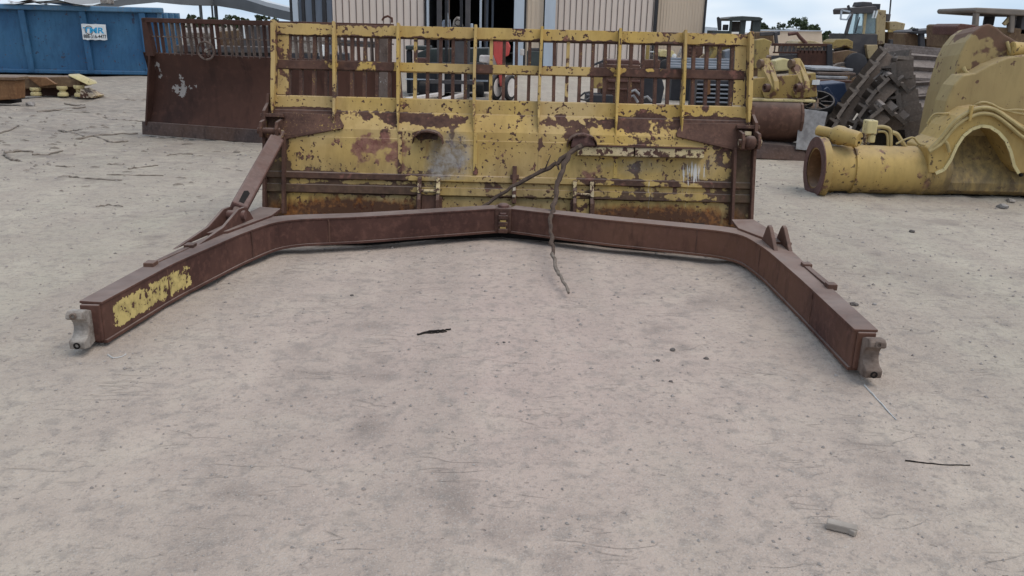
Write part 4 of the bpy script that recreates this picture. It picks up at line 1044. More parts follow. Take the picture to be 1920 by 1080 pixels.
mb = MB(); mb.lathe(P(1895, 92, AY + .25), (1, .05, -.05), [(0, .06), (.01, .075), (.6, .075)], 20); mb.build('hydraulic_cylinder', M['cream'], ax, smooth=True)
hose('cable', [P(1888, 78, AY + .26), P(1892, 90, AY + .25), P(1898, 105, AY + .24)], .016)
mb = MB(); mb.pbox(1898, 178, 1916, 194, AY + .28, .05); mb.build('name_plate', M['dirtyyel'], ax)
for px, wd in ((1563, 24), (1786, 16)):
    mb = MB(); mb.pbox(px, 358, px + wd, 376, AY - .12, .3); mb.build('support_block', M['black'], ax)
hose('cable', [P(1780, 285, AY - .31), P(1776, 270, AY - .31), P(1770, 262, AY - .30), P(1776, 252, AY - .29)], .018)
hose('cable', [P(1745, 262, AY - .1), P(1752, 280, AY - .19), P(1749, 300, AY - .23), P(1756, 322, AY - .22)], .008)
hose('cable', [P(1908, 240, AY - .2), P(1912, 270, AY - .25), P(1906, 300, AY - .25), P(1915, 330, AY - .25)], .018, 'black')

# ------------------------------------------------------------------ heap of crawler tracks
M['shoe'] = rusty('worn_track_steel', (0.095, 0.074, 0.060), (0.16, 0.13, 0.108), (0.15, 0.11, 0.085), 4, 0.8)
M['shoe2'] = rusty('brown_track_steel', (0.125, 0.10, 0.087), (0.21, 0.175, 0.155), (0.17, 0.12, 0.10), 4, 0.85)
M['shoedark'] = rusty('dark_track_steel', (0.072, 0.058, 0.049), (0.12, 0.10, 0.085), (0.115, 0.085, 0.066), 4, 0.75)
def shoe_mesh(wd, ln, th, mat, name):
    mb = MB()
    # local x across, y along the chain, z outwards: plate, turned-down leading edge, grouser bar
    mb.prism([(-wd/2, -ln/2, 0), (-wd/2, -ln/2, th), (-wd/2, -ln*.34, th*1.1), (-wd/2, -ln*.30, th*2.9), (-wd/2, -ln*.20, th*2.9), (-wd/2, -ln*.16, th), (-wd/2, ln*.42, th), (-wd/2, ln*.52, th*.3), (-wd/2, ln*.52, -th*.6), (-wd/2, ln*.44, 0)], (wd, 0, 0))
    for s in (-1, 1):
        mb.box(s*wd*.16-.03, s*wd*.16+.03, -ln*.55, ln*.55, -th*3.4, -.001)
    o = mb.build(name, mat); me_ = o.data; bpy.data.objects.remove(o); return me_
def chain(name, label, pts, side, wd, ln, th, mat, flip=1, hole=True):
    pts = [Vector(p) for p in pts]; side = Vector(side).normalized()
    r_ = thing(name, label, 'crawler track', (pts[-1].x, pts[-1].y, 0), 'heap of scrap crawler tracks')
    me_ = shoe_mesh(wd, ln * 1.06, th, mat, 'track_shoe'); seg = []; acc_ = 0
    for a, b in zip(pts[:-1], pts[1:]): seg.append((a, b, (b - a).length))
    tot = sum(s[2] for s in seg); d_ = ln / 2; k_ = 0
    while d_ < tot:
        q = d_
        for a, b, L_ in seg:
            if q <= L_: break
            q -= L_
        c_ = a + (b - a) * (q / L_); t_ = (b - a).normalized()
        # smooth tangent
        s_ = (side - t_ * side.dot(t_)).normalized(); n_ = s_.cross(t_) * flip
        rr = random.Random(k_ * 7 + len(name) + int(c_.x * 100)); jig = rr.uniform(-.012, .012)
        Mx = Matrix(((s_.x, t_.x, n_.x, 0), (s_.y, t_.y, n_.y, 0), (s_.z, t_.z, n_.z, 0), (0, 0, 0, 1)))
        o = bpy.data.objects.new('track_shoe', me_); sc.collection.objects.link(o); o.parent = r_
        o.matrix_local = Matrix.Translation(c_ - ORG[r_.name] + s_ * jig) @ Mx @ Matrix.Rotation(.13 + rr.uniform(-.04, .04), 4, 'X')
        d_ += ln; k_ += 1
    return r_
TY = 11.4
VW = (.36, .93, -.02)
chain('crawler_track', 'wide grey-brown crawler track draped down the right of the track heap', [P(1716, 98, TY + .9), P(1732, 110, TY + .50), P(1742, 150, TY + .25), P(1756, 210, TY + .02), P(1768, 262, TY - .15), P(1774, 292, TY - .25)], (1, .05, -.03), .92, .20, .034, M['shoe2'], -1)
chain('crawler_track', 'dark crawler track sloping down the left flank of the track heap', [P(1690, 112, TY + .35), P(1648, 116, TY + .3), P(1612, 165, TY + .2), P(1578, 215, TY + .1), P(1548, 275, TY + .0), P(1540, 300, TY - .05)], VW, .50, .22, .045, M['shoe'], 1)
chain('crawler_track', 'dark crawler track folded in an inner ridge of the track heap', [P(1700, 172, TY - .1), P(1668, 146, TY - .1), P(1634, 185, TY - .18), P(1606, 235, TY - .25), P(1590, 285, TY - .3)], VW, .36, .20, .045, M['shoedark'], 1)
chain('crawler_track', 'narrow upright crawler track at the centre of the track heap', [P(1678, 118, TY - .1), P(1684, 160, TY - .15), P(1692, 200, TY - .22), P(1704, 240, TY - .3), P(1716, 290, TY - .35)], VW, .20, .20, .06, M['shoedark'], 1)
chain('crawler_track', 'short dark crawler track piece low in front of the track heap', [P(1690, 228, TY - .4), P(1655, 202, TY - .4), P(1630, 228, TY - .45), P(1604, 270, TY - .5)], VW, .34, .20, .045, M['shoedark'], 1)
mb = MB(); mb.hexa([P(1590, 300, TY+.2), P(1745, 300, TY+.2), P(1760, 300, TY+1.2), P(1600, 300, TY+1.2), P(1640, 150, TY+.55), P(1700, 130, TY+.55), P(1745, 135, TY+1.3), P(1660, 130, TY+1.2)])
tag(mb.build('scrap_core', M['shoedark'], loc=P(1670, 300, TY + .5)), 'dark steel scrap packed inside the track heap', 'scrap')

# ------------------------------------------------------------------ excavator bucket lying mouth towards the viewer
M['bucketin'] = rusty('bucket_inside_rust', (0.075, 0.036, 0.026), (0.125, 0.065, 0.045), (0.17, 0.10, 0.07), 1.6, 0.55)
M['oldyel'] = worn('old_ochre_paint', (0.32, 0.215, 0.07), (0.35, 0.25, 0.09), -0.05, 3.0, r1=(0.11, 0.055, 0.035), r2=(0.17, 0.09, 0.055))
KY = 11.25
bu = thing('excavator_bucket', 'ochre excavator bucket with rusty inside lying just right of the yellow blade', 'bucket', (3.45, KY, 0))
bxl, bxr = P(1402, 260, KY).x, P(1479, 260, KY).x
pr = [(KY + .35, .77), (KY + .20, .775), (KY + .06, .755), (KY - .05, .70), (KY - .12, .60), (KY - .14, .49), (KY - .11, .38), (KY - .04, .29), (KY + .08, .21), (KY + .25, .16)]
po = [(y + .04, z - .02) for y, z in pr]
mb = MB(); mb.prism([(bxl, y, z) for y, z in pr] + [(bxl, y, z) for y, z in po[::-1]], (bxr - bxl + .09, 0, 0)); mb.build('shell', M['bucketin'], bu, smooth=True)
for cx_, nm_ in ((bxr + .09, 'side_cheek'), (bxl - .035, 'side_cheek')):
    mb = MB(); mb.prism([(cx_, y - .015, z) for y, z in pr] + [(cx_, KY + .40, .3), (cx_, KY + .40, .7)], (.035, 0, 0)); mb.build(nm_, M['bucketin'], bu, bevel=.006)
mb = MB(); mb.hexa([P(1398, 296, KY - .22), P(1512, 303, KY - .22), P(1512, 290, KY + .1), P(1398, 290, KY + .1), P(1398, 266, KY - .12), P(1508, 275, KY - .12), P(1508, 268, KY + .1), P(1398, 262, KY + .1)]); mb.build('cutting_lip', M['cutting'], bu, bevel=.01)
mb = MB(); mb.ppoly([(1400, 148), (1530, 136), (1533, 182), (1400, 190)], KY + .12, .30); mb.build('back_plate', M['oldyel'], bu, bevel=.015)
mb = MB(); mb.pbox(1398, 186, 1530, 191, KY - .02, .3); mb.build('edge_bar', M['paleyel'], bu, bevel=.01)
for cx in (1435, 1493):
    mb = MB(); mb.prism([P(cx-14, 112, KY+.3), P(cx-2, 108, KY+.3), P(cx+6, 122, KY+.25), P(cx+16, 152, KY), P(cx+17, 168, KY-.06), P(cx+8, 184, KY-.02), P(cx-2, 184, KY+.05), P(cx-16, 150, KY+.2)], (.075, .02, 0)); e_ = mb.build('hinge_ear', M['oldyel'], bu, bevel=.012)
    mb = MB(); mb.lathe(P(cx+6, 165, KY-.06), (-1, -.3, 0), [(0, .055), (.06, .055), (.061, .03), (.03, .028)], 16); mb.build('bushing', M['rust'], e_, smooth=True)
    mb = MB(); mb.lathe(P(cx-6, 120, KY+.26), (-1, -.3, 0), [(0, .06), (.05, .06)], 16); mb.build('bushing', M['tanrust'], e_, smooth=True)
mb = MB(); mb.pbox(1523, 150, 1537, 159, KY + .08, .02); mb.build('white_tag', M['white'], bu)
# grey plate leaning beside it
M['greyplate'] = plain('scuffed_grey_sheet', (0.31, 0.30, 0.295), (0.17, 0.16, 0.16), 9, 0.6, bump=.5)
mb = MB(); mb.hexa([P(1492, 280, KY-.17), P(1534, 284, KY-.17), P(1534, 284, KY-.10), P(1492, 280, KY-.10), P(1500, 203, KY-.04), P(1552, 210, KY-.04), P(1552, 210, KY+.01), P(1500, 203, KY+.01)])
tag(mb.build('steel_sheet', M['greyplate'], loc=G(1515, 280), bevel=.004), 'scuffed grey steel sheet leaning beside the ochre bucket', 'steel sheet')
# black slotted guard drum on the heap
M['tyreblack'] = plain('black_rubber', (0.018, 0.017, 0.018), (0.03, 0.028, 0.028), 6, 0.75, dust=.25)
c = P(1530, 192, KY + .35)
dr = thing('slotted_drum_guard', 'black slotted ring guard lying tilted behind the grey steel sheet', 'guard ring', (c.x, c.y, 0))
axd = Vector((-.15, -.45, .88)).normalized()
mb = MB(); mb.lathe(c, axd, [(-.09, .23), (.0, .245), (.04, .235), (.04, .215), (-.09, .205)], 32, closed=False); mb.build('outer_ring', M['tyreblack'], dr, smooth=True)
mb = MB(); mb.lathe(c, axd, [(-.07, .01), (-.07, .20), (-.05, .20), (-.04, .01)], 28); mb.build('tan_disc', M['tanrust'], dr)
a_ = axd.cross(Vector((0, 0, 1))).normalized(); b_ = axd.cross(a_)
for i in range(8):
    an = i * math.pi / 4; dd = a_ * math.cos(an) + b_ * math.sin(an)
    mb = MB(); mb.beam(c + dd * .06, c + dd * .225, .016, .05, up=axd); mb.build('spoke_bar', M['tyreblack'], dr)
mb = MB(); mb.beam(c - Vector((0, -.05, .14)), Vector((c.x, c.y + .1, 0)), .2, .2); mb.build('support_block', M['tyreblack'], dr)
M['bluescrap'] = plain('navy_blue_paint', (0.028, 0.040, 0.075), (0.02, 0.035, 0.07), 4, 0.55, dust=.2)
bs = thing('blue_scrap_frame', 'dark blue scrap frame lying left of the track heap', 'scrap', (P(1568, 190, 12.6).x, 12.6, 0))
mb = MB(); mb.ppoly([(1540, 158), (1585, 154), (1592, 185), (1560, 198), (1542, 180)], 12.6, .5); mb.build('panel', M['bluescrap'], bs, bevel=.02)
mb = MB(); mb.pbar((1548, 165), (1572, 200), 12.45, .06, .06); mb.build('strut', M['bluescrap'], bs, bevel=.01)
mb = MB(); mb.pbox(1538, 175, 1590, 262, 12.9, .5); mb.build('base_block', M['shoedark'], bs)
sl = thing('steel_plate_stack', 'low stack of grey and rusty steel plates left of the track heap', 'steel plates', (P(1572, 150, 14.5).x, 14.5, 0))
for k_, (a, b, q, m_) in enumerate(((1528, 1600, 128, 'greyplate'), (1535, 1605, 136, 'oldbar'), (1530, 1590, 143, 'greyplate'), (1528, 1598, 150, 'bucketin'))):
    mb = MB(); mb.pbox(a, q, b, q + 5, 14.5 - .1 * k_, 1.1); mb.build('plate', M[m_], sl, bevel=.01)
mb = MB(); mb.pbox(1532, 155, 1596, 260, 14.5, .9); mb.build('support_crate', M['shoedark'], sl)

# ------------------------------------------------------------------ parked and dismantled machines behind (right)
M['macyel'] = worn('machine_yellow', (0.35, 0.25, 0.085), (0.31, 0.22, 0.075), -0.08, 2.0, r1=(0.10, 0.06, 0.04), r2=(0.16, 0.10, 0.065), dust=.3)
M['mactan'] = worn('faded_machine_tan', (0.38, 0.29, 0.16), (0.33, 0.25, 0.13), -0.07, 2.0, r1=(0.12, 0.075, 0.055), r2=(0.18, 0.12, 0.08), dust=.3)
M['cabgrey'] = plain('weathered_cab_paint', (0.21, 0.17, 0.14), (0.15, 0.125, 0.10), 2.5, 0.7)
M['macdark'] = plain('dark_machine_steel', (0.055, 0.050, 0.052), (0.085, 0.075, 0.072), 3, 0.7, dust=.35)
M['macblack'] = plain('black_machine_steel', (0.024, 0.024, 0.028), (0.040, 0.038, 0.042), 3, 0.65, dust=.2)
def glassy(name, col):
    t_ = NT(name); t_.done(col, 0.08, 0, 0.5); t_.b.inputs['Transmission Weight'].default_value = 0.75; t_.b.inputs['IOR'].default_value = 1.05; return t_.m
M['glass'] = glassy('tinted_cab_glass', (0.55, 0.68, 0.72))
def parts(root, rows):
    for nm, kind, args, mt, *bv in rows:
        mb = MB(); getattr(mb, kind)(*args); mb.build(nm, M[mt], root, bevel=(bv[0] if bv else .02))
Y1 = 27.0
dz = thing('cab_dozer', 'dismantled yellow dozer with a tall glazed cab and side mirror', 'dozer', (P(1620, 150, Y1).x, Y1, 0))
parts(dz, [
 ('cab_roof', 'ppoly', ([(1594, 17), (1598, 14), (1643, 11), (1646, 19), (1640, 25), (1595, 26)], Y1, 1.5), 'macdark'),
 ('air_conditioner', 'ppoly', ([(1613, 12), (1617, 3), (1635, 4), (1639, 13)], Y1 + .3, .7), 'macdark'),
 ('air_filter', 'pbox', (1637, 7, 1651, 19, Y1 + .4, .6), 'macblack'),
 ('front_pillar', 'pbar', ((1597, 24), (1586, 64), Y1, .10, .10), 'macdark'),
 ('mid_pillar', 'pbar', ((1622, 24), (1618, 64), Y1 + .1, .09, .12), 'mactan'),
 ('door_pillar', 'pbar', ((1644, 24), (1643, 66), Y1 + .2, .08, .12), 'mactan'),
 ('far_pillar', 'pbar', ((1608, 24), (1602, 64), Y1 + 1.4, .08, .10), 'macdark'),
 ('far_pillar', 'pbar', ((1638, 24), (1637, 64), Y1 + 1.4, .08, .10), 'macdark'),
 ('windscreen', 'ppoly', ([(1597, 26), (1620, 25), (1617, 63), (1587, 63)], Y1 + .04, .02), 'glass', 0),
 ('door_glass', 'ppoly', ([(1623, 25), (1643, 24), (1642, 63), (1619, 63)], Y1 + .16, .02), 'glass', 0),
 ('wiper', 'pbar', ((1612, 32), (1603, 62), Y1 - .02, .03, .02), 'macblack', 0),
 ('seat', 'pbox', (1606, 48, 1616, 68, Y1 + .7, .3), 'macdark'),
 ('rear_post', 'ppoly', ([(1645, 18), (1662, 19), (1659, 82), (1645, 84)], Y1 + .2, 1.2), 'mactan'),
 ('lower_cab', 'ppoly', ([(1585, 63), (1645, 64), (1645, 110), (1600, 108), (1583, 78)], Y1 + .05, 1.4), 'macdark'),
 ('step_plate', 'ppoly', ([(1624, 84), (1646, 84), (1646, 112), (1628, 110)], Y1 - .1, .3), 'mactan'),
 ('exhaust_box', 'pbox', (1661, 26, 1670, 40, Y1 + .5, .25), 'macdark'),
 ('antenna', 'pbar', ((1672, -18), (1668, 27), Y1 + .6, .035, .035), 'darkpost', 0),
 ('engine_hood', 'ppoly', ([(1668, 41), (1680, 40), (1698, 44), (1695, 57), (1668, 56)], Y1 + .3, 1.1), 'mactan'),
 ('hand_rail', 'pbar', ((1665, 58), (1702, 59), Y1 + .1, .07, .07), 'macyel', 0),
 ('engine', 'ppoly', ([(1666, 60), (1702, 60), (1704, 95), (1664, 98)], Y1 + .4, 1.0), 'tanrust'),
 ('engine_guard', 'pbox', (1668, 74, 1704, 92, Y1 + .2, .2), 'macdark'),
 ('fender', 'ppoly', ([(1561, 80), (1568, 74), (1590, 73), (1600, 78), (1599, 92), (1586, 86), (1562, 92)], Y1 - .2, .9), 'macyel'),
 ('track_frame', 'ppoly', ([(1563, 98), (1590, 94), (1608, 98), (1612, 124), (1575, 130), (1562, 118)], Y1 - .3, .9), 'tanrust'),
 ('hull', 'ppoly', ([(1565, 110), (1710, 96), (1712, 185), (1565, 185)], Y1 + .2, 1.5), 'macdark'),
])
mb = MB(); q = [P(x, y, Y1 - .1) for x, y in ((1594, 22), (1578, 19), (1576, 36), (1588, 37), (1595, 26))]
for a, b in zip(q[:-1], q[1:]): mb.beam(a, b, .045, .045, up=(0, 1, 0))
mb.build('mirror_frame', M['column'], dz)
mb = MB(); mb.pbar((1590, 10), (1594, 22), Y1 - .05, .06, .06); mb.build('work_lamp', M['macblack'], dz)
mb = MB(); mb.pbar((1640, 20), (1636, 34), Y1 - .1, .04, .04); mb.pbar((1645, 20), (1641, 34), Y1 - .1, .04, .04); mb.build('grab_handle', M['white'], dz)
mb = MB(); mb.lathe(P(1606, 120, Y1 - .5), (0, 1, 0), [(0, .28), (.02, .33), (.25, .33), (.27, .28)], 24); mb.build('idler_wheel', M['macblack'], dz, smooth=True)

Y2 = 23.0
rp = thing('roll_bar_crawler', 'dark stripped crawler with a black roll-over frame behind the track heap', 'crawler', (P(1755, 150, Y2).x, Y2, 0))
parts(rp, [
 ('roof', 'ppoly', ([(1712, 60), (1720, 57), (1780, 53), (1790, 57), (1790, 62), (1716, 64)], Y2, 1.3), 'macblack'),
 ('roof_lamp', 'pbox', (1716, 53, 1723, 58, Y2, .2), 'macblack'),
 ('post', 'ppoly', ([(1725, 60), (1734, 60), (1736, 112), (1725, 112)], Y2 + .05, .15), 'macblack'),
 ('post', 'ppoly', ([(1748, 60), (1757, 60), (1760, 108), (1749, 108)], Y2 + .2, .15), 'macblack'),
 ('post', 'ppoly', ([(1778, 58), (1788, 58), (1786, 105), (1779, 105)], Y2 + .05, .15), 'macblack'),
 ('brace', 'pbar', ((1758, 64), (1772, 100), Y2 + .6, .08, .08), 'macdark'),
 ('seat', 'ppoly', ([(1736, 72), (1744, 74), (1746, 98), (1735, 98)], Y2 + .6, .4), 'tanrust'),
 ('hood', 'ppoly', ([(1698, 62), (1714, 61), (1722, 66), (1722, 92), (1698, 90)], Y2 + .3, .8), 'tanrust'),
 ('engine', 'ppoly', ([(1762, 76), (1785, 72), (1800, 80), (1800, 108), (1762, 108)], Y2 + .4, .8), 'macdark'),
 ('hull', 'ppoly', ([(1690, 96), (1812, 90), (1815, 205), (1690, 205)], Y2 + .2, 1.2), 'macblack'),
 ('ladder', 'pbar', ((1752, 118), (1775, 85), Y2 - .3, .05, .05), 'mactan', 0),
 ('ladder', 'pbar', ((1762, 124), (1784, 88), Y2 - .3, .05, .05), 'mactan', 0),
 ('ladder', 'pbar', ((1773, 126), (1800, 84), Y2 - .3, .05, .05), 'mactan', 0),
])
Y3 = 15.5
rc = thing('open_cab_loader', 'pale tan loader cab with open windows behind the yellow axle frame', 'loader', (P(1890, 200, Y3).x, Y3, 0))
parts(rc, [
 ('roof', 'ppoly', ([(1827, 19), (1830, 14), (1905, 17), (1990, 22), (1990, 31), (1905, 29), (1829, 24)], Y3, 1.4), 'cabgrey'),
 ('front_post', 'ppoly', ([(1830, 22), (1838, 22), (1836, 50), (1827, 50)], Y3 + .02, .12), 'cabgrey'),
 ('side_post', 'ppoly', ([(1895, 24), (1905, 24), (1902, 62), (1894, 62)], Y3 + .02, .14), 'cabgrey'),
 ('brace', 'pbar', ((1882, 46), (1896, 30), Y3 + .1, .06, .06), 'mactan', 0),
 ('rear_panel', 'pbox', (1847, 26, 1866, 48, Y3 + 1.2, .08), 'macdark'),
 ('far_post', 'pbox', (1900, 24, 1906, 60, Y3 + 1.3, .1), 'macdark'),
 ('door_post', 'pbox', (1915, 25, 1950, 66, Y3 + .1, .2), 'macdark'),
 ('cowl', 'ppoly', ([(1795, 48), (1800, 45), (1832, 48), (1990, 58), (1990, 100), (1795, 90)], Y3 + .1, 1.2), 'tanrust'),
 ('hood', 'ppoly', ([(1794, 50), (1802, 44), (1830, 47), (1828, 62), (1794, 66)], Y3 - .4, .9), 'brace'),
 ('hull', 'ppoly', ([(1790, 88), (1990, 92), (1985, 175), (1960, 180), (1940, 215), (1830, 212), (1815, 178), (1790, 170)], Y3 + .2, 1.0), 'tanrust', .05),
])
for px in (1800, 1975):
    c = P(px, 200, Y3 + .1); c.z = .55
    mb = MB(); mb.lathe(c, (0, 1, 0), [(0, .3), (.0, .50), (.05, .55), (.30, .55), (.36, .5), (.36, .3)], 28); wq_ = mb.build('wheel', M['tyreblack'], rc, smooth=True)
    mb = MB(); mb.lathe(c, (0, 1, 0), [(-.01, .05), (.03, .28), (.04, .31), (.3, .31)], 20); mb.build('rim', M['mactan'], wq_, smooth=True)
def track_belt(root, x0_, x1_, Yd, h_=.75, dep=.42):
    a_, b_ = P(x0_, 100, Yd).x, P(x1_, 100, Yd).x; r_ = h_ / 2; out = []
    for k_ in range(9): out.append((a_ + r_ - r_ * math.sin(math.pi * k_ / 8), r_ + r_ * math.cos(math.pi * k_ / 8)))
    for k_ in range(9): out.append((b_ - r_ + r_ * math.sin(math.pi * k_ / 8), r_ - r_ * math.cos(math.pi * k_ / 8)))
    mb = MB(); mb.prism([(x, Yd, z + .01) for x, z in out], (0, dep, 0)); o_ = mb.build('track_belt', M['shoedark'], root, bevel=.03)
    for k_ in range(5):
        xx_ = a_ + r_ + (b_ - a_ - 2 * r_) * k_ / 4
        mb = MB(); mb.lathe((xx_, Yd - .02, r_ if k_ in (0, 4) else .22), (0, -1, 0), [(0, r_ * .72 if k_ in (0, 4) else .13), (.03, r_ * .66 if k_ in (0, 4) else .12), (.05, .05)], 18); mb.build('track_roller', M['tanrust'], o_, smooth=True)
track_belt(dz, 1560, 1712, Y1 - .45); track_belt(rp, 1688, 1815, Y2 - .3)
Y4 = 34.0
cz = thing('canopy_dozer', 'distant dark green dozer with flat canopy and exhaust stack right of the workshop', 'dozer', (P(1390, 140, Y4).x, Y4, 0))
M['dkgreen'] = plain('dark_green_paint', (0.050, 0.060, 0.055), (0.035, 0.04, 0.038), 3, 0.6, dust=.25)
parts(cz, [
 ('canopy', 'ppoly', ([(1364, 35), (1372, 32), (1392, 30), (1425, 32), (1431, 35), (1428, 39), (1367, 39)], Y4, 1.9), 'dkgreen'),
 ('post', 'pbox', (1368, 38, 1372, 66, Y4 + .05, .1), 'dkgreen'),
 ('post', 'pbox', (1388, 38, 1398, 66, Y4 + .1, .15), 'dkgreen'),
 ('post', 'pbox', (1410, 38, 1426, 78, Y4 + .1, .3), 'dkgreen'),
 ('side_panel', 'ppoly', ([(1369, 40), (1389, 40), (1389, 60), (1369, 60)], Y4 + 1.5, .06), 'macdark'),
 ('exhaust_stack', 'ppoly', ([(1345, 33), (1348, 31), (1353, 38), (1353, 57), (1347, 57)], Y4 + .2, .14), 'macblack'),
 ('air_cleaner', 'pbox', (1358, 46, 1366, 57, Y4 + .2, .3), 'macblack'),
 ('hood', 'ppoly', ([(1336, 57), (1372, 58), (1372, 88), (1336, 86)], Y4 + .1, 1.0), 'dkgreen'),
 ('hull', 'ppoly', ([(1336, 78), (1440, 72), (1445, 155), (1336, 155)], Y4 + .3, 1.6), 'macyel'),
])
track_belt(cz, 1330, 1450, Y4 - .3)
Y5 = 22.0
lm = thing('yellow_loader_arm', 'yellow loader lift arm and frame standing behind the ochre bucket', 'loader arm', (P(1440, 150, Y5).x, Y5, 0))
parts(lm, [
 ('boom', 'ppoly', ([(1418, 75), (1434, 72), (1448, 78), (1440, 100), (1426, 128), (1414, 128)], Y5, .35), 'macyel'),
 ('tower', 'ppoly', ([(1416, 60), (1450, 60), (1452, 82), (1416, 80)], Y5 + .5, .6), 'tanrust'),
 ('cross_tube', 'pbar', ((1425, 64), (1462, 62), Y5 + .2, .10, .10), 'macdark'),
 ('pillar', 'ppoly', ([(1452, 60), (1458, 60), (1460, 82), (1454, 84)], Y5 + .1, .1), 'macdark'),
 ('base', 'ppoly', ([(1410, 110), (1460, 105), (1462, 205), (1410, 205)], Y5 + .3, .9), 'tanrust'),
])
Y6 = 19.0
fb = thing('far_rack_blade', 'small dark red rack blade standing among the machines behind the bucket', 'dozer blade', (P(1505, 150, Y6).x, Y6, 0))
parts(fb, [
 ('top_rail', 'ppoly', ([(1449, 81), (1558, 82), (1559, 87), (1448, 86)], Y6, .10), 'oldblade', .005),
 ('middle_rail', 'ppoly', ([(1450, 97), (1500, 97), (1500, 100), (1450, 100)], Y6 + .02, .06), 'oldblade', .005),
 ('plate', 'ppoly', ([(1496, 94), (1552, 95), (1552, 146), (1496, 146)], Y6 + .03, .08), 'oldblade', .005),
 ('end_plate', 'ppoly', ([(1551, 84), (1561, 83), (1562, 145), (1551, 145)], Y6 - .02, .3), 'macblack', .01),
 ('lower_plate', 'ppoly', ([(1448, 105), (1500, 102), (1500, 146), (1448, 146)], Y6 + .08, .08), 'macdark', .005),
])
for px in range(1452, 1552, 8):
    mb = MB(); mb.pbox(px, 84, px + 2, 100, Y6 + .03, .04); mb.build('rack_bar', M['oldbar'], fb)
mb = MB(); mb.pbox(1448, 130, 1560, 200, Y6 + .1, .3); mb.build('foot', M['macblack'], fb)
hd = thing('arched_hood', 'rounded tan engine hood and bent pipe above the small red rack blade', 'engine hood', (P(1515, 150, 24).x, 24, 0))
mb = MB(); mb.prism([P(x, y, 24.0) for x, y in ((1492, 84), (1498, 78), (1510, 75), (1525, 76), (1538, 80), (1542, 88), (1492, 90))], (0, 1.1, 0)); mb.build('hood', M['mactan'], hd, bevel=.03)
mb = MB(); mb.tube([P(1478, 64, 23.9), P(1494, 62, 23.9), P(1500, 70, 23.9), P(1512, 82, 23.9)], .05, 8); mb.build('bent_pipe', M['brace'], hd, smooth=True)
mb = MB(); mb.ppoly([(1480, 86), (1542, 86), (1542, 195), (1480, 195)], 24.1, 1.0); mb.build('chassis', M['macdark'], hd)
cnr = thing('storage_container', 'distant beige storage container in front of the trees right of the workshop', 'container', (P(1490, 100, 62).x, 62, 0))
mb = MB(); mb.ppoly([(1424, 58), (1541, 58), (1541, 125), (1424, 125)], 62, 2.4); mb.build('body', M['clad2'], cnr, bevel=.03)
mb = MB(); mb.ppoly([(1423, 55), (1542, 57), (1542, 59), (1423, 58)], 61.9, 2.6); mb.build('roof_edge', M['column'], cnr)
mb = MB(); mb.ppoly([(1481, 54), (1489, 52), (1497, 55), (1497, 57), (1481, 57)], 62.2, 1.0); mb.build('roof_vent', M['white'], cnr)
mb = MB(); mb.ppoly([(1322, 50), (1345, 52), (1345, 62), (1322, 61)], 80, 6); far_b = mb.build('far_shed', M['column'], loc=P(1334, 90, 80)); tag(far_b, 'tiny pale shed on the horizon just right of the workshop corner', 'shed')
for k_, (px, py, h_, lab) in enumerate(((1418, 138, 26, 'yellow pressed steel panel between the two ears of the ochre bucket'),)):
    mb = MB(); mb.ppoly([(1452, 114), (1470, 109), (1483, 112), (1484, 132), (1456, 134)], 13.6, .25); o = mb.build('pressed_steel_sheet', M['paleyel'], loc=P(1468, 132, 13.6), bevel=.02); tag(o, lab, 'steel panel')
mb = MB(); mb.pbox(1450, 128, 1490, 250, 13.7, .4); tag(mb.build('scrap_crate', M['shoedark'], loc=P(1470, 250, 13.7), bevel=.02), 'dark steel crate under the yellow panel behind the bucket', 'crate')

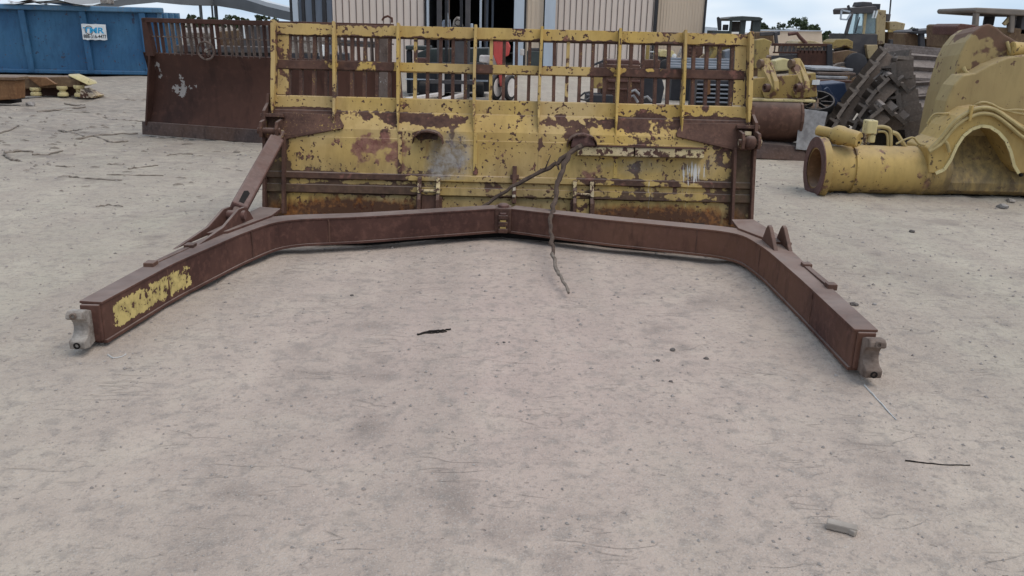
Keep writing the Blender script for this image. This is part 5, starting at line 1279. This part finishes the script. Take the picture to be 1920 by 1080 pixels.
# ------------------------------------------------------------------ things seen through the rack
Y7 = 19.3
fl = thing('forklift', 'dark forklift with pale forks and tall mast in front of the open workshop door', 'forklift', (P(850, 190, Y7).x, Y7, 0))
M['forkpale'] = plain('worn_bright_fork', (0.62, 0.57, 0.53), (0.45, 0.40, 0.36), 6, 0.55)
M['redpaint'] = worn('faded_red_paint', (0.50, 0.07, 0.06), (0.46, 0.10, 0.08), -0.16, 3)
parts(fl, [
 ('mast_upright', 'pbox', (819, -40, 828, 184, Y7, .12), 'macdark', .01),
 ('mast_upright', 'pbox', (872, -40, 881, 184, Y7, .12), 'macdark', .01),
 ('mast_inner', 'pbox', (834, -40, 839, 150, Y7 + .13, .08), 'darkpost', .005),
 ('mast_inner', 'pbox', (862, -40, 867, 150, Y7 + .13, .08), 'darkpost', .005),
 ('lift_chain', 'pbox', (841, -40, 843, 120, Y7 + .10, .02), 'oldbar', 0),
 ('carriage', 'pbox', (806, 118, 886, 128, Y7 - .08, .07), 'macblack', .01),
 ('carriage', 'pbox', (806, 150, 886, 158, Y7 - .08, .07), 'macdark', .01),
 ('load_guard', 'pbox', (852, 78, 872, 118, Y7 - .06, .03), 'macdark', .005),
 ('counterweight', 'ppoly', ([(770, 125), (815, 118), (905, 118), (918, 130), (918, 172), (770, 174)], Y7 + .5, 1.2), 'macblack'),
 ('deck', 'pbox', (760, 86, 806, 94, Y7 + .9, .6), 'dkgreen'),
 ('deck_leg', 'pbox', (762, 94, 772, 175, Y7 + 1.0, .2), 'macblack'),
 ('cowl', 'ppoly', ([(780, 100), (800, 92), (916, 90), (916, 118), (780, 120)], Y7 + .8, .9), 'dkgreen'),
 ('red_stripe', 'pbox', (776, 108, 800, 122, Y7 + .45, .04), 'brace'),
 ('step_bar', 'pbox', (760, 148, 815, 150, Y7 + .35, .05), 'column', 0),
 ('step_bar', 'pbox', (880, 150, 915, 153, Y7 + .35, .05), 'column', 0),
 ('seat_back', 'ppoly', ([(848, 50), (850, 38), (856, 31), (864, 32), (868, 50)], Y7 + 1.1, .15), 'cap'),
 ('seat', 'pbox', (846, 50, 872, 60, Y7 + .9, .5), 'macblack'),
 ('guard_post', 'pbox', (899, -40, 903, 100, Y7 + .9, .08), 'column', .005),
 ('guard_post', 'pbox', (908, -40, 911, 100, Y7 + 1.6, .08), 'darkpost', .005),
 ('control_lever', 'pbar', ((841, 52), (839, 24), Y7 + .7, .03, .03), 'column', 0),
 ('control_box', 'ppoly', ([(826, 52), (830, 38), (843, 36), (845, 52)], Y7 + .7, .2), 'grey'),
 ('side_lamp', 'pbox', (882, 44, 887, 53, Y7 + .8, .06), 'column'),
])
mb = MB(); mb.torus(P(859, 43, Y7 + .8), (.1, 1, .5), .075, .012, 18, 6); mb.build('steering_wheel', M['black'], fl, smooth=True)
for a, b in (((828, 166), (764, 185)), ((870, 166), (829, 186))):
    p0 = P(a[0], a[1], Y7 - .1); p1 = P(b[0], b[1], Y7 - 1.0); p1.z = .04; p0.z = .10
    mb = MB(); mb.beam(p0, p1, .13, .07); mb.prism([p0 + Vector((-.06, .02, -.03)), p0 + Vector((.06, .02, -.03)), p0 + Vector((.06, .02, .5)), p0 + Vector((-.06, .02, .5))], (0, .05, 0)); mb.build('fork', M['forkpale'], fl, bevel=.01)
for px in (796, 898):
    mb = MB(); mb.lathe(P(px, 168, Y7 + .6), (1, 0, 0), [(-.12, .12), (-.11, .2), (-.08, .22), (.08, .22), (.11, .2), (.12, .12)], 20); mb.build('wheel', M['tyreblack'], fl, smooth=True)

Y8 = 18.9
rd = thing('red_cart', 'red two-wheeled hopper cart seen through the middle of the rack', 'cart', (P(942, 188, Y8).x, Y8, 0))
parts(rd, [
 ('hopper', 'ppoly', ([(925, 76), (951, 75), (957, 88), (954, 104), (944, 108), (943, 122), (932, 122), (925, 104)], Y8, .45), 'redpaint'),
 ('hopper_lid', 'ppoly', ([(925, 74), (950, 73), (951, 76), (925, 77)], Y8 - .02, .5), 'forkpale', .005),
 ('stem', 'ppoly', ([(933, 120), (946, 118), (948, 162), (937, 162)], Y8 + .1, .2), 'redpaint'),
 ('fender', 'ppoly', ([(899, 104), (928, 105), (934, 116), (930, 122), (898, 116)], Y8 + .3, .4), 'forkpale'),
 ('axle', 'pbox', (928, 158, 958, 163, Y8 + .15, .06), 'macblack', .005),
])
for px in (930, 956):
    c = P(px, 163, Y8 + .18); c.z = .28
    mb = MB(); mb.lathe(c, (1, -.5, 0), [(-.05, .2), (-.05, .26), (-.03, .28), (.03, .28), (.05, .26), (.05, .2)], 24); wv_ = mb.build('wheel', M['tyreblack'], rd, smooth=True)
    mb = MB(); mb.lathe(c, (1, -.5, 0), [(-.052, .03), (-.052, .20), (-.04, .21), (.04, .21), (.052, .2), (.052, .03)], 20); mb.build('rim', M['forkpale'], wv_, smooth=True)
Y9 = 30.0
ge = thing('green_engine', 'small green engine with pipes standing before the workshop column', 'engine', (P(1002, 140, Y9).x, Y9, 0))
parts(ge, [('block', 'pbox', (988, 96, 1018, 126, Y9, .6), 'dkgreen'), ('rocker_cover', 'pbox', (990, 90, 1012, 96, Y9 + .1, .4), 'macdark'), ('stand', 'pbox', (986, 126, 1020, 150, Y9 + .1, .6), 'macblack'),
 ('pipe_frame', 'pbar', ((992, 92), (992, 70), Y9 + .1, .05, .05), 'macdark', 0), ('pipe_frame', 'pbar', ((1012, 92), (1012, 70), Y9 + .1, .05, .05), 'macdark', 0), ('pipe_frame', 'pbar', ((990, 71), (1014, 71), Y9 + .1, .05, .05), 'macdark', 0), ('filter', 'pbox', (975, 92, 983, 104, Y9 + .1, .2), 'forkpale')])
Y10 = 17.6
re = thing('rusty_engine_block', 'big rusty brown engine housing seen through the right half of the rack', 'engine', (P(1150, 195, Y10).x, Y10, 0))
parts(re, [
 ('housing', 'ppoly', ([(1132, 120), (1200, 122), (1206, 160), (1204, 196), (1128, 196), (1128, 150)], Y10, 1.0), 'rust'),
 ('top_cover', 'ppoly', ([(1136, 112), (1198, 113), (1202, 122), (1132, 122)], Y10 + .1, .7), 'brace'),
 ('pan', 'pbox', (1100, 178, 1150, 194, Y10 - .2, .6), 'macblack'),
 ('tan_cover', 'ppoly', ([(1110, 142), (1130, 142), (1130, 166), (1112, 166)], Y10 - .1, .3), 'oldyel'),
 ('bracket', 'pbar', ((1108, 124), (1136, 112), Y10 - .05, .04, .06), 'macblack', 0),
 ('rib', 'pbox', (1140, 150, 1204, 154, Y10 - .04, .04), 'brace', .005),
 ('rib', 'pbox', (1140, 166, 1204, 169, Y10 - .04, .04), 'brace', .005),
 ('flywheel_case', 'ppoly', ([(1206, 140), (1240, 140), (1246, 165), (1240, 194), (1206, 194)], Y10 + .1, .5), 'macblack'),
])
for i, (a, b) in enumerate((((1182, 172), (1200, 178)), ((1180, 182), (1196, 192)), ((1205, 184), (1222, 190)))):
    mb = MB(); mb.tube([P(a[0], a[1], Y10 - .25), P((a[0]+b[0])/2, a[1] - 3, Y10 - .3), P(b[0], b[1], Y10 - .28)], .028, 7); mb.build('loose_hose', M['greyplate'], re, smooth=True)
mb = MB(); mb.tube([P(1086, 182, Y10 - .5), P(1096, 174, Y10 - .5), P(1108, 172, Y10 - .4), P(1112, 180, Y10 - .35), P(1098, 188, Y10 - .5), P(1088, 186, Y10 - .5)], .02, 6); ho_ = mb.build('wire_coil', M['macblack'], loc=P(1098, 195, Y10 - .5), smooth=True); tag(ho_, 'loose black wire coil on the ground left of the rusty engine', 'wire')
Y11 = 24.0
yf = thing('yellow_post_frame', 'upright yellow steel frame behind the rusty engine housing', 'frame', (P(1225, 165, Y11).x, Y11, 0))
parts(yf, [('post', 'pbox', (1212, 76, 1218, 112, Y11, .12), 'macyel', .005), ('post', 'pbox', (1227, 76, 1232, 112, Y11, .12), 'mactan', .005), ('rung', 'pbox', (1218, 96, 1227, 98, Y11 + .03, .05), 'white', 0),
 ('base', 'pbox', (1205, 112, 1238, 128, Y11 - .1, .5), 'bucketin'), ('base', 'pbox', (1205, 128, 1238, 185, Y11, .4), 'macdark')])
Y12 = 29.0
tk = thing('old_truck', 'old truck with pale roof and round headlight behind the right end of the rack', 'truck', (P(1255, 150, Y12).x, Y12, 0))
parts(tk, [('roof', 'ppoly', ([(1236, 98), (1242, 94), (1262, 95), (1268, 104), (1266, 108), (1237, 106)], Y12, 1.4), 'paleyel'), ('body', 'ppoly', ([(1234, 106), (1270, 106), (1276, 122), (1272, 150), (1234, 150)], Y12 + .1, 1.8), 'macdark'),
 ('fender', 'ppoly', ([(1238, 118), (1246, 112), (1256, 113), (1262, 122), (1238, 124)], Y12 - .1, .3), 'brace')])
mb = MB(); mb.lathe(P(1252, 106, Y12 + .05), (0, -1, 0), [(0, .06), (.06, .055), (.07, 0)], 14); mb.build('headlight', M['white'], tk, smooth=True)
mb = MB(); mb.lathe(P(1264, 105, Y12 + .02), (0, -1, 0), [(0, .08), (.05, .075), (.06, 0)], 14); mb.build('headlight', M['white'], tk, smooth=True)
mb = MB(); mb.lathe(P(1250, 125, Y12 - .2), (0, 1, 0), [(0, .2), (.03, .24), (.2, .24)], 18); mb.build('wheel', M['tyreblack'], tk, smooth=True)
mb = MB(); mb.tube([P(1272, 106, Y12 - .6), P(1278, 92, Y12 - .6), P(1284, 86, Y12 - .6), P(1286, 110, Y12 - .6)], .05, 7); mb.build('exhaust_pipe', M['cap'], tk, smooth=True)
Y13 = 16.4
rs = thing('rail_stack', 'stack of long blue-grey steel rails behind the right end of the rack', 'steel rails', (P(1320, 210, Y13 + 4).x, Y13 + 4, 0))
M['railgrey'] = plain('blue_grey_steel', (0.24, 0.26, 0.29), (0.16, 0.17, 0.19), 3, 0.5, dust=.3)
for k_ in range(4):
    mb = MB(); yy = 110 + k_ * 5
    a, b = P(1255, yy, Y13 + 4 - k_ * .25), P(1385, yy + 3, Y13 + 4 - k_ * .25); mb.beam(a, b, .16, .055); mb.build('rail', M['railgrey'], rs, bevel=.012)
mb = MB(); mb.pbox(1258, 128, 1385, 215, Y13 + 3.9, .5); mb.build('trestle', M['macblack'], rs)
rdn = thing('radiator_core', 'finned grey radiator block standing behind the right end of the rack', 'radiator', (P(1335, 205, Y13).x, Y13, 0))
mb = MB(); mb.pbox(1298, 150, 1372, 204, Y13 + .05, .35); mb.build('housing', M['macblack'], rdn, bevel=.02)
for k_ in range(5):
    mb = MB(); mb.pbox(1305, 158 + k_ * 8, 1366, 161 + k_ * 8, Y13 - .05, .1); mb.build('fin', M['railgrey'], rdn, bevel=.008)
for px in (1300, 1368):
    mb = MB(); mb.pbox(px, 148, px + 6, 206, Y13 - .06, .3); mb.build('side_tank', M['macdark'], rdn, bevel=.015)
mb = MB(); mb.ppoly([(1324, 150), (1332, 150), (1332, 176), (1326, 178)], Y13 - .10, .03); mb.build('rust_strip', M['orust'], rdn)
Y14 = 21.0
yb = thing('yellow_boom_parts', 'cut yellow boom pieces and dark gearbox behind the right rack bays', 'boom scrap', (P(1330, 180, Y14).x, Y14, 0))
parts(yb, [('gearbox', 'ppoly', ([(1289, 79), (1308, 79), (1318, 90), (1318, 112), (1290, 112)], Y14, .6), 'rust'), ('boom_piece', 'ppoly', ([(1324, 78), (1354, 80), (1352, 92), (1338, 112), (1328, 112), (1340, 92)], Y14 + .2, .4), 'macyel'),
 ('boom_piece', 'ppoly', ([(1312, 108), (1322, 100), (1330, 106), (1330, 116), (1310, 118)], Y14 - .1, .3), 'mactan'), ('hub', 'ppoly', ([(1360, 96), (1372, 92), (1380, 98), (1380, 118), (1360, 120)], Y14, .4), 'railgrey'), ('bed', 'pbox', (1288, 114, 1385, 210, Y14 + .3, .6), 'macblack')])
for k_ in range(4):
    mb = MB(); mb.pbox(1292, 82 + 7 * k_, 1307, 85 + 7 * k_, Y14 - .04, .05); mb.build('gearbox_rib', M['brace'], yb, bevel=.006)
mb = MB(); mb.ppoly([(1358, 80), (1392, 82), (1392, 88), (1360, 84)], Y14 - .2, .1); mb.build('handle_tube', M['forkpale'], yb, bevel=.01)
# junk row behind the rusty blade
Y15 = 17.5
jk = thing('stripped_chassis', 'stripped grey-brown machine chassis seen through the rusty blade rack', 'chassis', (P(430, 180, Y15).x, Y15, 0))
parts(jk, [('frame_rail', 'ppoly', ([(330, 84), (505, 88), (505, 100), (330, 98)], Y15, .3), 'macdark'), ('engine', 'ppoly', ([(345, 52), (395, 50), (400, 88), (345, 88)], Y15 + .2, .8), 'cap'), ('radiator', 'pbox', (455, 48, 500, 92, Y15 + .3, .4), 'macdark'),
 ('gear_housing', 'ppoly', ([(395, 60), (450, 56), (455, 92), (398, 92)], Y15 + .4, .6), 'tanrust'), ('cross_pipe', 'pbar', ((350, 57), (398, 58), Y15 + .05, .09, .09), 'forkpale', .01), ('strut', 'pbar', ((398, 48), (404, 92), Y15, .07, .07), 'white', .005), ('strut', 'pbar', ((459, 48), (461, 72), Y15, .06, .06), 'white', .005), ('belly', 'pbox', (330, 98, 640, 190, Y15 + .2, 1.0), 'macblack'),
 ('manifold', 'ppoly', ([(540, 60), (600, 62), (605, 100), (540, 100)], Y15 + .2, .6), 'cap'), ('pipe_rack', 'pbar', ((610, 78), (705, 84), Y15 + .4, .12, .1), 'macdark', .01), ('white_jug', 'pbox', (597, 84, 606, 106, Y15 - .1, .15), 'white', .02)])
tp = thing('timber_post', 'pale weathered timber stub leaning beside the rusty blade end', 'timber', G(724, 276))
mb = MB(); mb.hexa([P(716, 192, 11.6), P(730, 192, 11.6), P(730, 192, 11.75), P(716, 192, 11.75), P(718, 136, 11.7), P(729, 136, 11.7), P(729, 136, 11.8), P(718, 136, 11.8)]); mb.beam(P(723, 192, 11.68), G(724, 276), .1, .1); mb.build('stub', M['forkpale'], tp, bevel=.01)
mb = MB(); mb.ppoly([(732, 150), (745, 168), (748, 200), (735, 192)], 11.4, .06); mb.beam(P(742, 196, 11.43), G(742, 270), .08, .06); mb.build('wedge', M['brace'], tp)

# ------------------------------------------------------------------ overpass and trees on the horizon
M['road'] = plain('overpass_concrete', (0.15, 0.155, 0.16), (0.11, 0.115, 0.12), .05, 0.9)
M['parapet'] = plain('pale_parapet', (0.52, 0.53, 0.54), (0.46, 0.47, 0.48), .05, 0.9)
ov = thing('overpass', 'curved concrete highway overpass at the top left behind the container', 'overpass', (P(400, 35, 240).x, 240, 0))
deck = [(120, 20, 8, -20, 150), (200, 8, -6, -32, 180), (270, 2, -14, -30, 205), (340, 9, -16, -28, 228), (400, 10, -12, -22, 240), (450, 18, -4, -12, 235), (500, 30, 12, 4, 225), (550, 40, 24, 16, 215), (640, 60, 46, 38, 205)]
mb = MB(); mp_ = MB()
def loft(mbx, lo, hi, dep):
    vs = []; fs = []
    for (x, a, b, c_, Yd) in deck:
        y0 = {0: a, 1: b, 2: c_}[lo]; y1 = {0: a, 1: b, 2: c_}[hi]
        p0, p1 = P(x, y0, Yd), P(x, y1, Yd); vs += [p0, p1, p1 + Vector((0, dep, 0)), p0 + Vector((0, dep, 0))]
    n = len(deck)
    for i in range(n - 1):
        for j in range(4): fs.append((i*4+j, i*4+(j+1) % 4, i*4+4+(j+1) % 4, i*4+4+j))
    fs += [(0, 1, 2, 3), (n*4-1, n*4-2, n*4-3, n*4-4)]
    mbx.add(vs, fs)
loft(mb, 0, 1, 9.0); mb.build('girder', M['road'], ov)
loft(mp_, 1, 2, 9.3); mp_.build('parapet', M['parapet'], ov)
for px, Yd, wd in ((368, 236, 3.5), (390, 240, 2.2), (397, 242, 4.2)):
    c = P(px, 40, Yd); mb = MB(); tp_ = P(px, 10, Yd)
    mb.lathe((c.x, Yd + 4, 0), (0, 0, 1), [(0, wd * .12), (tp_.z + .3, wd * .12)], 14); mb.build('pier', M['darkpost'] if wd < 2 else M['road'], ov, smooth=True)
M['leaf'] = plain('dull_green_foliage', (0.040, 0.058, 0.026), (0.060, 0.080, 0.034), .4, 0.8, bump=0)
M['leaf2'] = plain('olive_foliage', (0.058, 0.068, 0.032), (0.042, 0.055, 0.026), .4, 0.8, bump=0)
M['trunk'] = plain('tree_trunk', (0.09, 0.07, 0.055), None, 3, 0.9)
def tree(px, ytop, Yd, wpx, label, seed, mat='leaf', group='trees along the horizon'):
    rr = random.Random(seed); top = P(px, ytop, Yd); h_ = top.z; rad = wpx * .72 * Yd / FPX
    r_ = thing('broadleaf_tree', label, 'tree', (top.x, Yd, 0), group)
    mb = MB(); mb.tube([(top.x, Yd, 0), (top.x + .1, Yd, h_ * .35), (top.x - .1, Yd, h_ * .7)], [h_ * .035, h_ * .025, h_ * .012], 7)
    for i in range(4):
        a = rr.uniform(0, 6.28); mb.tube([(top.x, Yd, h_ * rr.uniform(.3, .5)), (top.x + math.cos(a) * rad * .6, Yd + math.sin(a) * rad * .6, h_ * rr.uniform(.55, .8))], [h_ * .015, h_ * .006], 5)
    mb.build('trunk', M['trunk'], r_)
    clumps = []
    for i in range(30):
        a = rr.uniform(0, 6.28); q = rr.random() ** .5; zz = rr.uniform(.08, .92)
        env = math.sin(min(1, zz * 1.15) * math.pi) ** .55 if zz < .87 else .45
        clumps.append((top.x + math.cos(a) * rad * q * env, Yd + math.sin(a) * rad * q * env, h_ * zz, h_ * rr.uniform(.07, .16)))
    clumps.append((top.x, Yd, h_ * .90, h_ * .10))
    vs = []; fs = []; ls = max(h_ * .028, .12)
    for cx, cy, cz_, cr_ in clumps:
        for i in range(110):
            d_ = Vector((rr.gauss(0, 1), rr.gauss(0, 1), rr.gauss(0, .8))).normalized() * cr_ * rr.uniform(.5, 1.08)
            c_ = Vector((cx, cy, cz_)) + d_; u_v = Vector((rr.gauss(0, 1), rr.gauss(0, 1), rr.gauss(0, 1))).normalized(); v_v = u_v.cross(Vector((rr.gauss(0, 1), rr.gauss(0, 1), rr.gauss(0, 1)))).normalized()
            s = ls * rr.uniform(.6, 1.4); b = len(vs)
            vs += [c_ - u_v * s, c_ + v_v * s * .6, c_ + u_v * s, c_ - v_v * s * .6]; fs.append((b, b+1, b+2, b+3))
    mb = MB(); mb.add(vs, fs); mb.build('crown', M[mat], r_)
TR = [(1432, 43, 120, 34, 'small bushy tree on the horizon beside the canopy dozer', 'leaf2'), (1470, 44, 115, 40, 'rounded tree on the horizon above the beige storage container', 'leaf2'), (1497, 34, 112, 46, 'tallest tree on the horizon right of the canopy dozer', 'leaf'), (1522, 46, 118, 44, 'dense tree right of the tallest tree on the horizon', 'leaf'),
      (1550, 58, 120, 42, 'low dark tree just left of the cab dozer', 'leaf'), (1578, 63, 125, 44, 'low tree directly behind the cab dozer fender', 'leaf'), (1712, 54, 110, 24, 'small tree top over the roll bar crawler roof', 'leaf'),
      (365, 28, 130, 34, 'tree under the overpass behind its left pier', 'leaf2'), (398, 32, 150, 30, 'low tree under the overpass at its twin piers', 'leaf'), (438, 29, 135, 36, 'round tree under the overpass right of the piers', 'leaf'), (455, 33, 140, 26, 'low bush-like tree under the middle of the overpass span', 'leaf'), (495, 29, 140, 46, 'wide tree under the low right end of the overpass', 'leaf2'), (325, 28, 140, 26, 'tree top just past the right end of the blue container', 'leaf')]
for i, (px, yt, Yd, wp, lab, mt) in enumerate(TR): tree(px, yt, Yd, wp, lab, 40 + i, mt)

# ------------------------------------------------------------------ litter on the dirt
M['stick'] = plain('grey_dry_stick', (0.27, 0.225, 0.185), (0.16, 0.13, 0.105), 12, 0.9, bump=.4)
M['stone'] = plain('grey_stone', (0.30, 0.27, 0.25), (0.20, 0.18, 0.165), 14, 0.9, bump=.5)
M['pebble'] = plain('dusty_pebbles', (0.34, 0.30, 0.27), (0.22, 0.19, 0.17), 3, 0.95, bump=0)
M['clod'] = plain('dark_dirt_clod', (0.13, 0.11, 0.10), (0.08, 0.07, 0.06), 14, 0.95, bump=.5)
def stick(pts, r, label=None, mat='stick', group=None, seed=0, cat='stick', jit=.008, name='dry_stick', lift=.0):
    ps = []
    for x, y in pts:
        g_ = G(x, y); g_.z = on_ground(g_) + r * .7 + lift; ps.append(g_)
    mb = MB(); twig(mb, ps, r, r * .6, seed, jit, 5); o = mb.build(name, M[mat], loc=ps[0], smooth=True); tag(o, label, cat, group); return o
named = [([(150, 262), (180, 254), (258, 248)], .016, 'long pale dry stick lying left of the rusty blade foot'), ([(110, 240), (140, 250), (158, 258)], .014, 'crooked stick in the twig tangle left of the rusty blade'), ([(118, 245), (135, 241), (152, 244)], .012, 'curved twig arching over the stick tangle left of the rusty blade'),
         ([(176, 256), (200, 262), (212, 264), (240, 261)], .014, 'bent twig beside the long pale stick'), ([(0, 250), (18, 246), (36, 240)], .014, 'short twig at the left picture edge below the rust box'), ([(8, 288), (40, 284), (62, 286)], .016, 'stick in the twig pile at the left picture edge'), ([(10, 292), (22, 300), (38, 301)], .018, 'thick broken stick end at the left picture edge'),
         ([(60, 291), (90, 289), (118, 282)], .012, 'thin stick trailing right from the left edge twig pile'), ([(200, 325), (250, 326), (306, 327)], .008, 'long thin straight twig on the dirt left of the brace arm'), ([(130, 330), (165, 333), (228, 336)], .010, 'dark twig under the long thin straight twig'), ([(218, 227), (245, 227), (272, 228)], .010, 'thin stick against the left end of the rusty blade'),
         ([(310, 288), (338, 286), (362, 286)], .007, 'short thin twig in front of the rusty blade'), ([(240, 316), (268, 311), (296, 307)], .009, 'short crooked twig above the long thin straight twig'), ([(106, 310), (124, 312), (140, 311)], .010, 'small dark twig on the bare dirt at left'), ([(180, 386), (205, 383), (230, 386)], .008, 'small twig on the dirt outside the left push arm'),
         ([(70, 208), (110, 205), (160, 200)], .02, 'weathered stick lying in front of the roller frame'), ([(120, 195), (140, 197), (160, 197)], .014, 'short stick lying near the end of the roller frame')]
for i, (pts, r, lab) in enumerate(named): stick(pts, r, lab, seed=200 + i)
stick([(783, 625), (806, 620), (826, 619), (845, 616)], .007, 'short black rubber strap lying on the dirt inside the push frame', 'black', seed=3, cat='strap', name='rubber_strap', jit=.003)
stick([(790, 622), (815, 622), (838, 620)], .005, 'thin black cord beside the short rubber strap', 'black', seed=4, cat='cord', name='cord', jit=.003)
stick([(1698, 860), (1740, 864), (1780, 867), (1820, 867)], .0035, 'thin dark wire lying alone on the dirt at lower right', 'black', seed=5, cat='wire', name='wire', jit=.001)
M['chalk'] = plain('pale_string', (0.55, 0.53, 0.50), None, 8, 0.9)
stick([(1622, 715), (1648, 745), (1682, 781)], .004, 'pale string lying in front of the right push arm end', 'chalk', seed=6, cat='string', name='string', jit=.002)
stick([(202, 660), (212, 667), (228, 664), (236, 659)], .004, 'small pale bent wire beside the left push arm end', 'chalk', seed=7, cat='wire', name='bent_wire', jit=.001)
# wood block
M['wood'] = plain('weathered_timber', (0.36, 0.31, 0.265), (0.25, 0.21, 0.175), 8, 0.9, bump=.5)
a, b = G(1552, 986), G(1610, 1000); a.z = b.z = on_ground(a) + .016
mb = MB(); mb.beam(a + Vector((0, 0.012, 0)), b + Vector((0, 0.012, 0)), .034, .026); mb.beam(a + Vector((.05, -.006, -.002)), b + Vector((-.012, -.006, -.002)), .018, .02); tag(mb.build('timber_offcut', M['wood'], loc=a, bevel=.004), 'small weathered timber offcut on the dirt at lower right', 'timber')
def lump(c, s, seed, mat, sq=.55, name='stone', n=2):
    rr = random.Random(seed); bm = bmesh.new(); bmesh.ops.create_icosphere(bm, subdivisions=n, radius=1)
    off = Vector((rr.uniform(0, 50), rr.uniform(0, 50), 0))
    for v in bm.verts:
        v.co *= 1 + .38 * mnoise.noise(v.co * 1.3 + off) + .15 * mnoise.noise(v.co * 3 + off); v.co = Vector((v.co.x * s * rr.choice((1, 1)), v.co.y * s * .8, v.co.z * s * sq))
    me_ = bpy.data.meshes.new(name); bm.to_mesh(me_); bm.free(); me_.materials.append(M[mat])
    o = bpy.data.objects.new(name, me_); sc.collection.objects.link(o); o.location = (c[0], c[1], on_ground(c) + s * sq * .35); o.rotation_euler.z = rr.uniform(0, 6.28); return o
for i, (x, y, s, mt, lab) in enumerate([(1602, 567, .026, 'clod', 'dark clod on the dirt just outside the right push arm'), (1710, 433, .03, 'clod', 'dark flat chip on the dirt right of the push frame lugs'), (1262, 652, .018, 'clod', 'dark clod in the stained patch inside the push frame'), (1324, 668, .014, 'clod', 'dark pebble right of the stained patch inside the push frame'),
        (1234, 672, .012, 'clod', 'small dark pebble left of the stained patch'), (1258, 711, .011, 'clod', 'small dark pebble below the stained patch'), (1880, 388, .06, 'stone', 'grey rock at the foot of the yellow axle frame'), (1895, 378, .05, 'cap', 'pale broken rock at the foot of the yellow axle frame'),
        (945, 639, .009, 'clod', 'small pebble at the centre of the dirt floor'), (660, 550, .012, 'clod', 'dark pebble inside the push frame left of centre'), (1640, 566, .016, 'stone', 'grey stone right of the right push arm'), (57, 194, .10, 'stone', 'pale rock in front of the roller frame'), (400, 200, .05, 'stone', 'stone near the rusty blade left edge')]):
    c = G(x, y); o = lump(c, s, 300 + i, mt); tag(o, lab, 'stone')
# many loose pebbles and crumbs: one mass
rng = np.random.default_rng(5); vs = []; fs = []
oct_ = np.array([(1,0,0),(-1,0,0),(0,1,0),(0,-1,0),(0,0,1),(0,0,-1)], float); of = [(0,2,4),(2,1,4),(1,3,4),(3,0,4),(2,0,5),(1,2,5),(3,1,5),(0,3,5)]
N = 13000
yy = 1.3 + 14 * rng.random(N) ** 1.7; xx = (rng.random(N) * 2 - 1) * (yy * .72 + .6)
szs = np.minimum(.0011 + .0030 * rng.random(N) ** 3 * (1 + yy * .55), .02); zz = ground_z(xx, yy)
for i in range(N):
    q = oct_ * (szs[i] * rng.uniform(.6, 1.4, (6, 1))); q[:, 2] *= .7; an = rng.random() * 6.28; c_, s_ = math.cos(an), math.sin(an)
    b = len(vs)
    for p in q: vs.append((xx[i] + p[0]*c_ - p[1]*s_, yy[i] + p[0]*s_ + p[1]*c_, zz[i] + p[2] + szs[i]*.2))
    fs += [(a+b, d+b, e+b) for a, d, e in of]
me = bpy.data.meshes.new('loose_gravel'); me.from_pydata(vs, [], fs); me.materials.append(M['pebble'])
o = bpy.data.objects.new('loose_gravel', me); sc.collection.objects.link(o); tag(o, 'loose gravel crumbs scattered over the packed dirt', 'gravel', kind='stuff')
# chips, straw and bark litter at the far left
vs = []; fs = []
for i in range(170):
    y_ = 7.5 + 12 * rng.random(); x_ = -y_ * .62 + rng.random() * (y_ * .38) * (1 + .3 * rng.standard_normal()); L_ = rng.uniform(.012, .07) * (y_ / 10); w_ = rng.uniform(.004, .012) * (y_ / 10); an = rng.normal(0, .5); z_ = float(ground_z(x_, y_)) + .006
    c_, s_ = math.cos(an), math.sin(an); b = len(vs)
    for (p, q_, r_) in ((-L_, -w_, 0), (L_, -w_, 0), (L_, w_, .004), (-L_, w_, .004), (0, 0, w_ * 1.6)): vs.append((x_ + p*c_ - q_*s_, y_ + p*s_ + q_*c_, z_ + r_))
    fs += [(b, b+1, b+4), (b+1, b+2, b+4), (b+2, b+3, b+4), (b+3, b, b+4), (b+3, b+2, b+1, b)]
me = bpy.data.meshes.new('bark_litter'); me.from_pydata(vs, [], fs); me.materials.append(M['stick'])
o = bpy.data.objects.new('bark_litter', me); sc.collection.objects.link(o); tag(o, 'broken twig and bark litter strewn over the dirt at left', 'litter', kind='stuff')
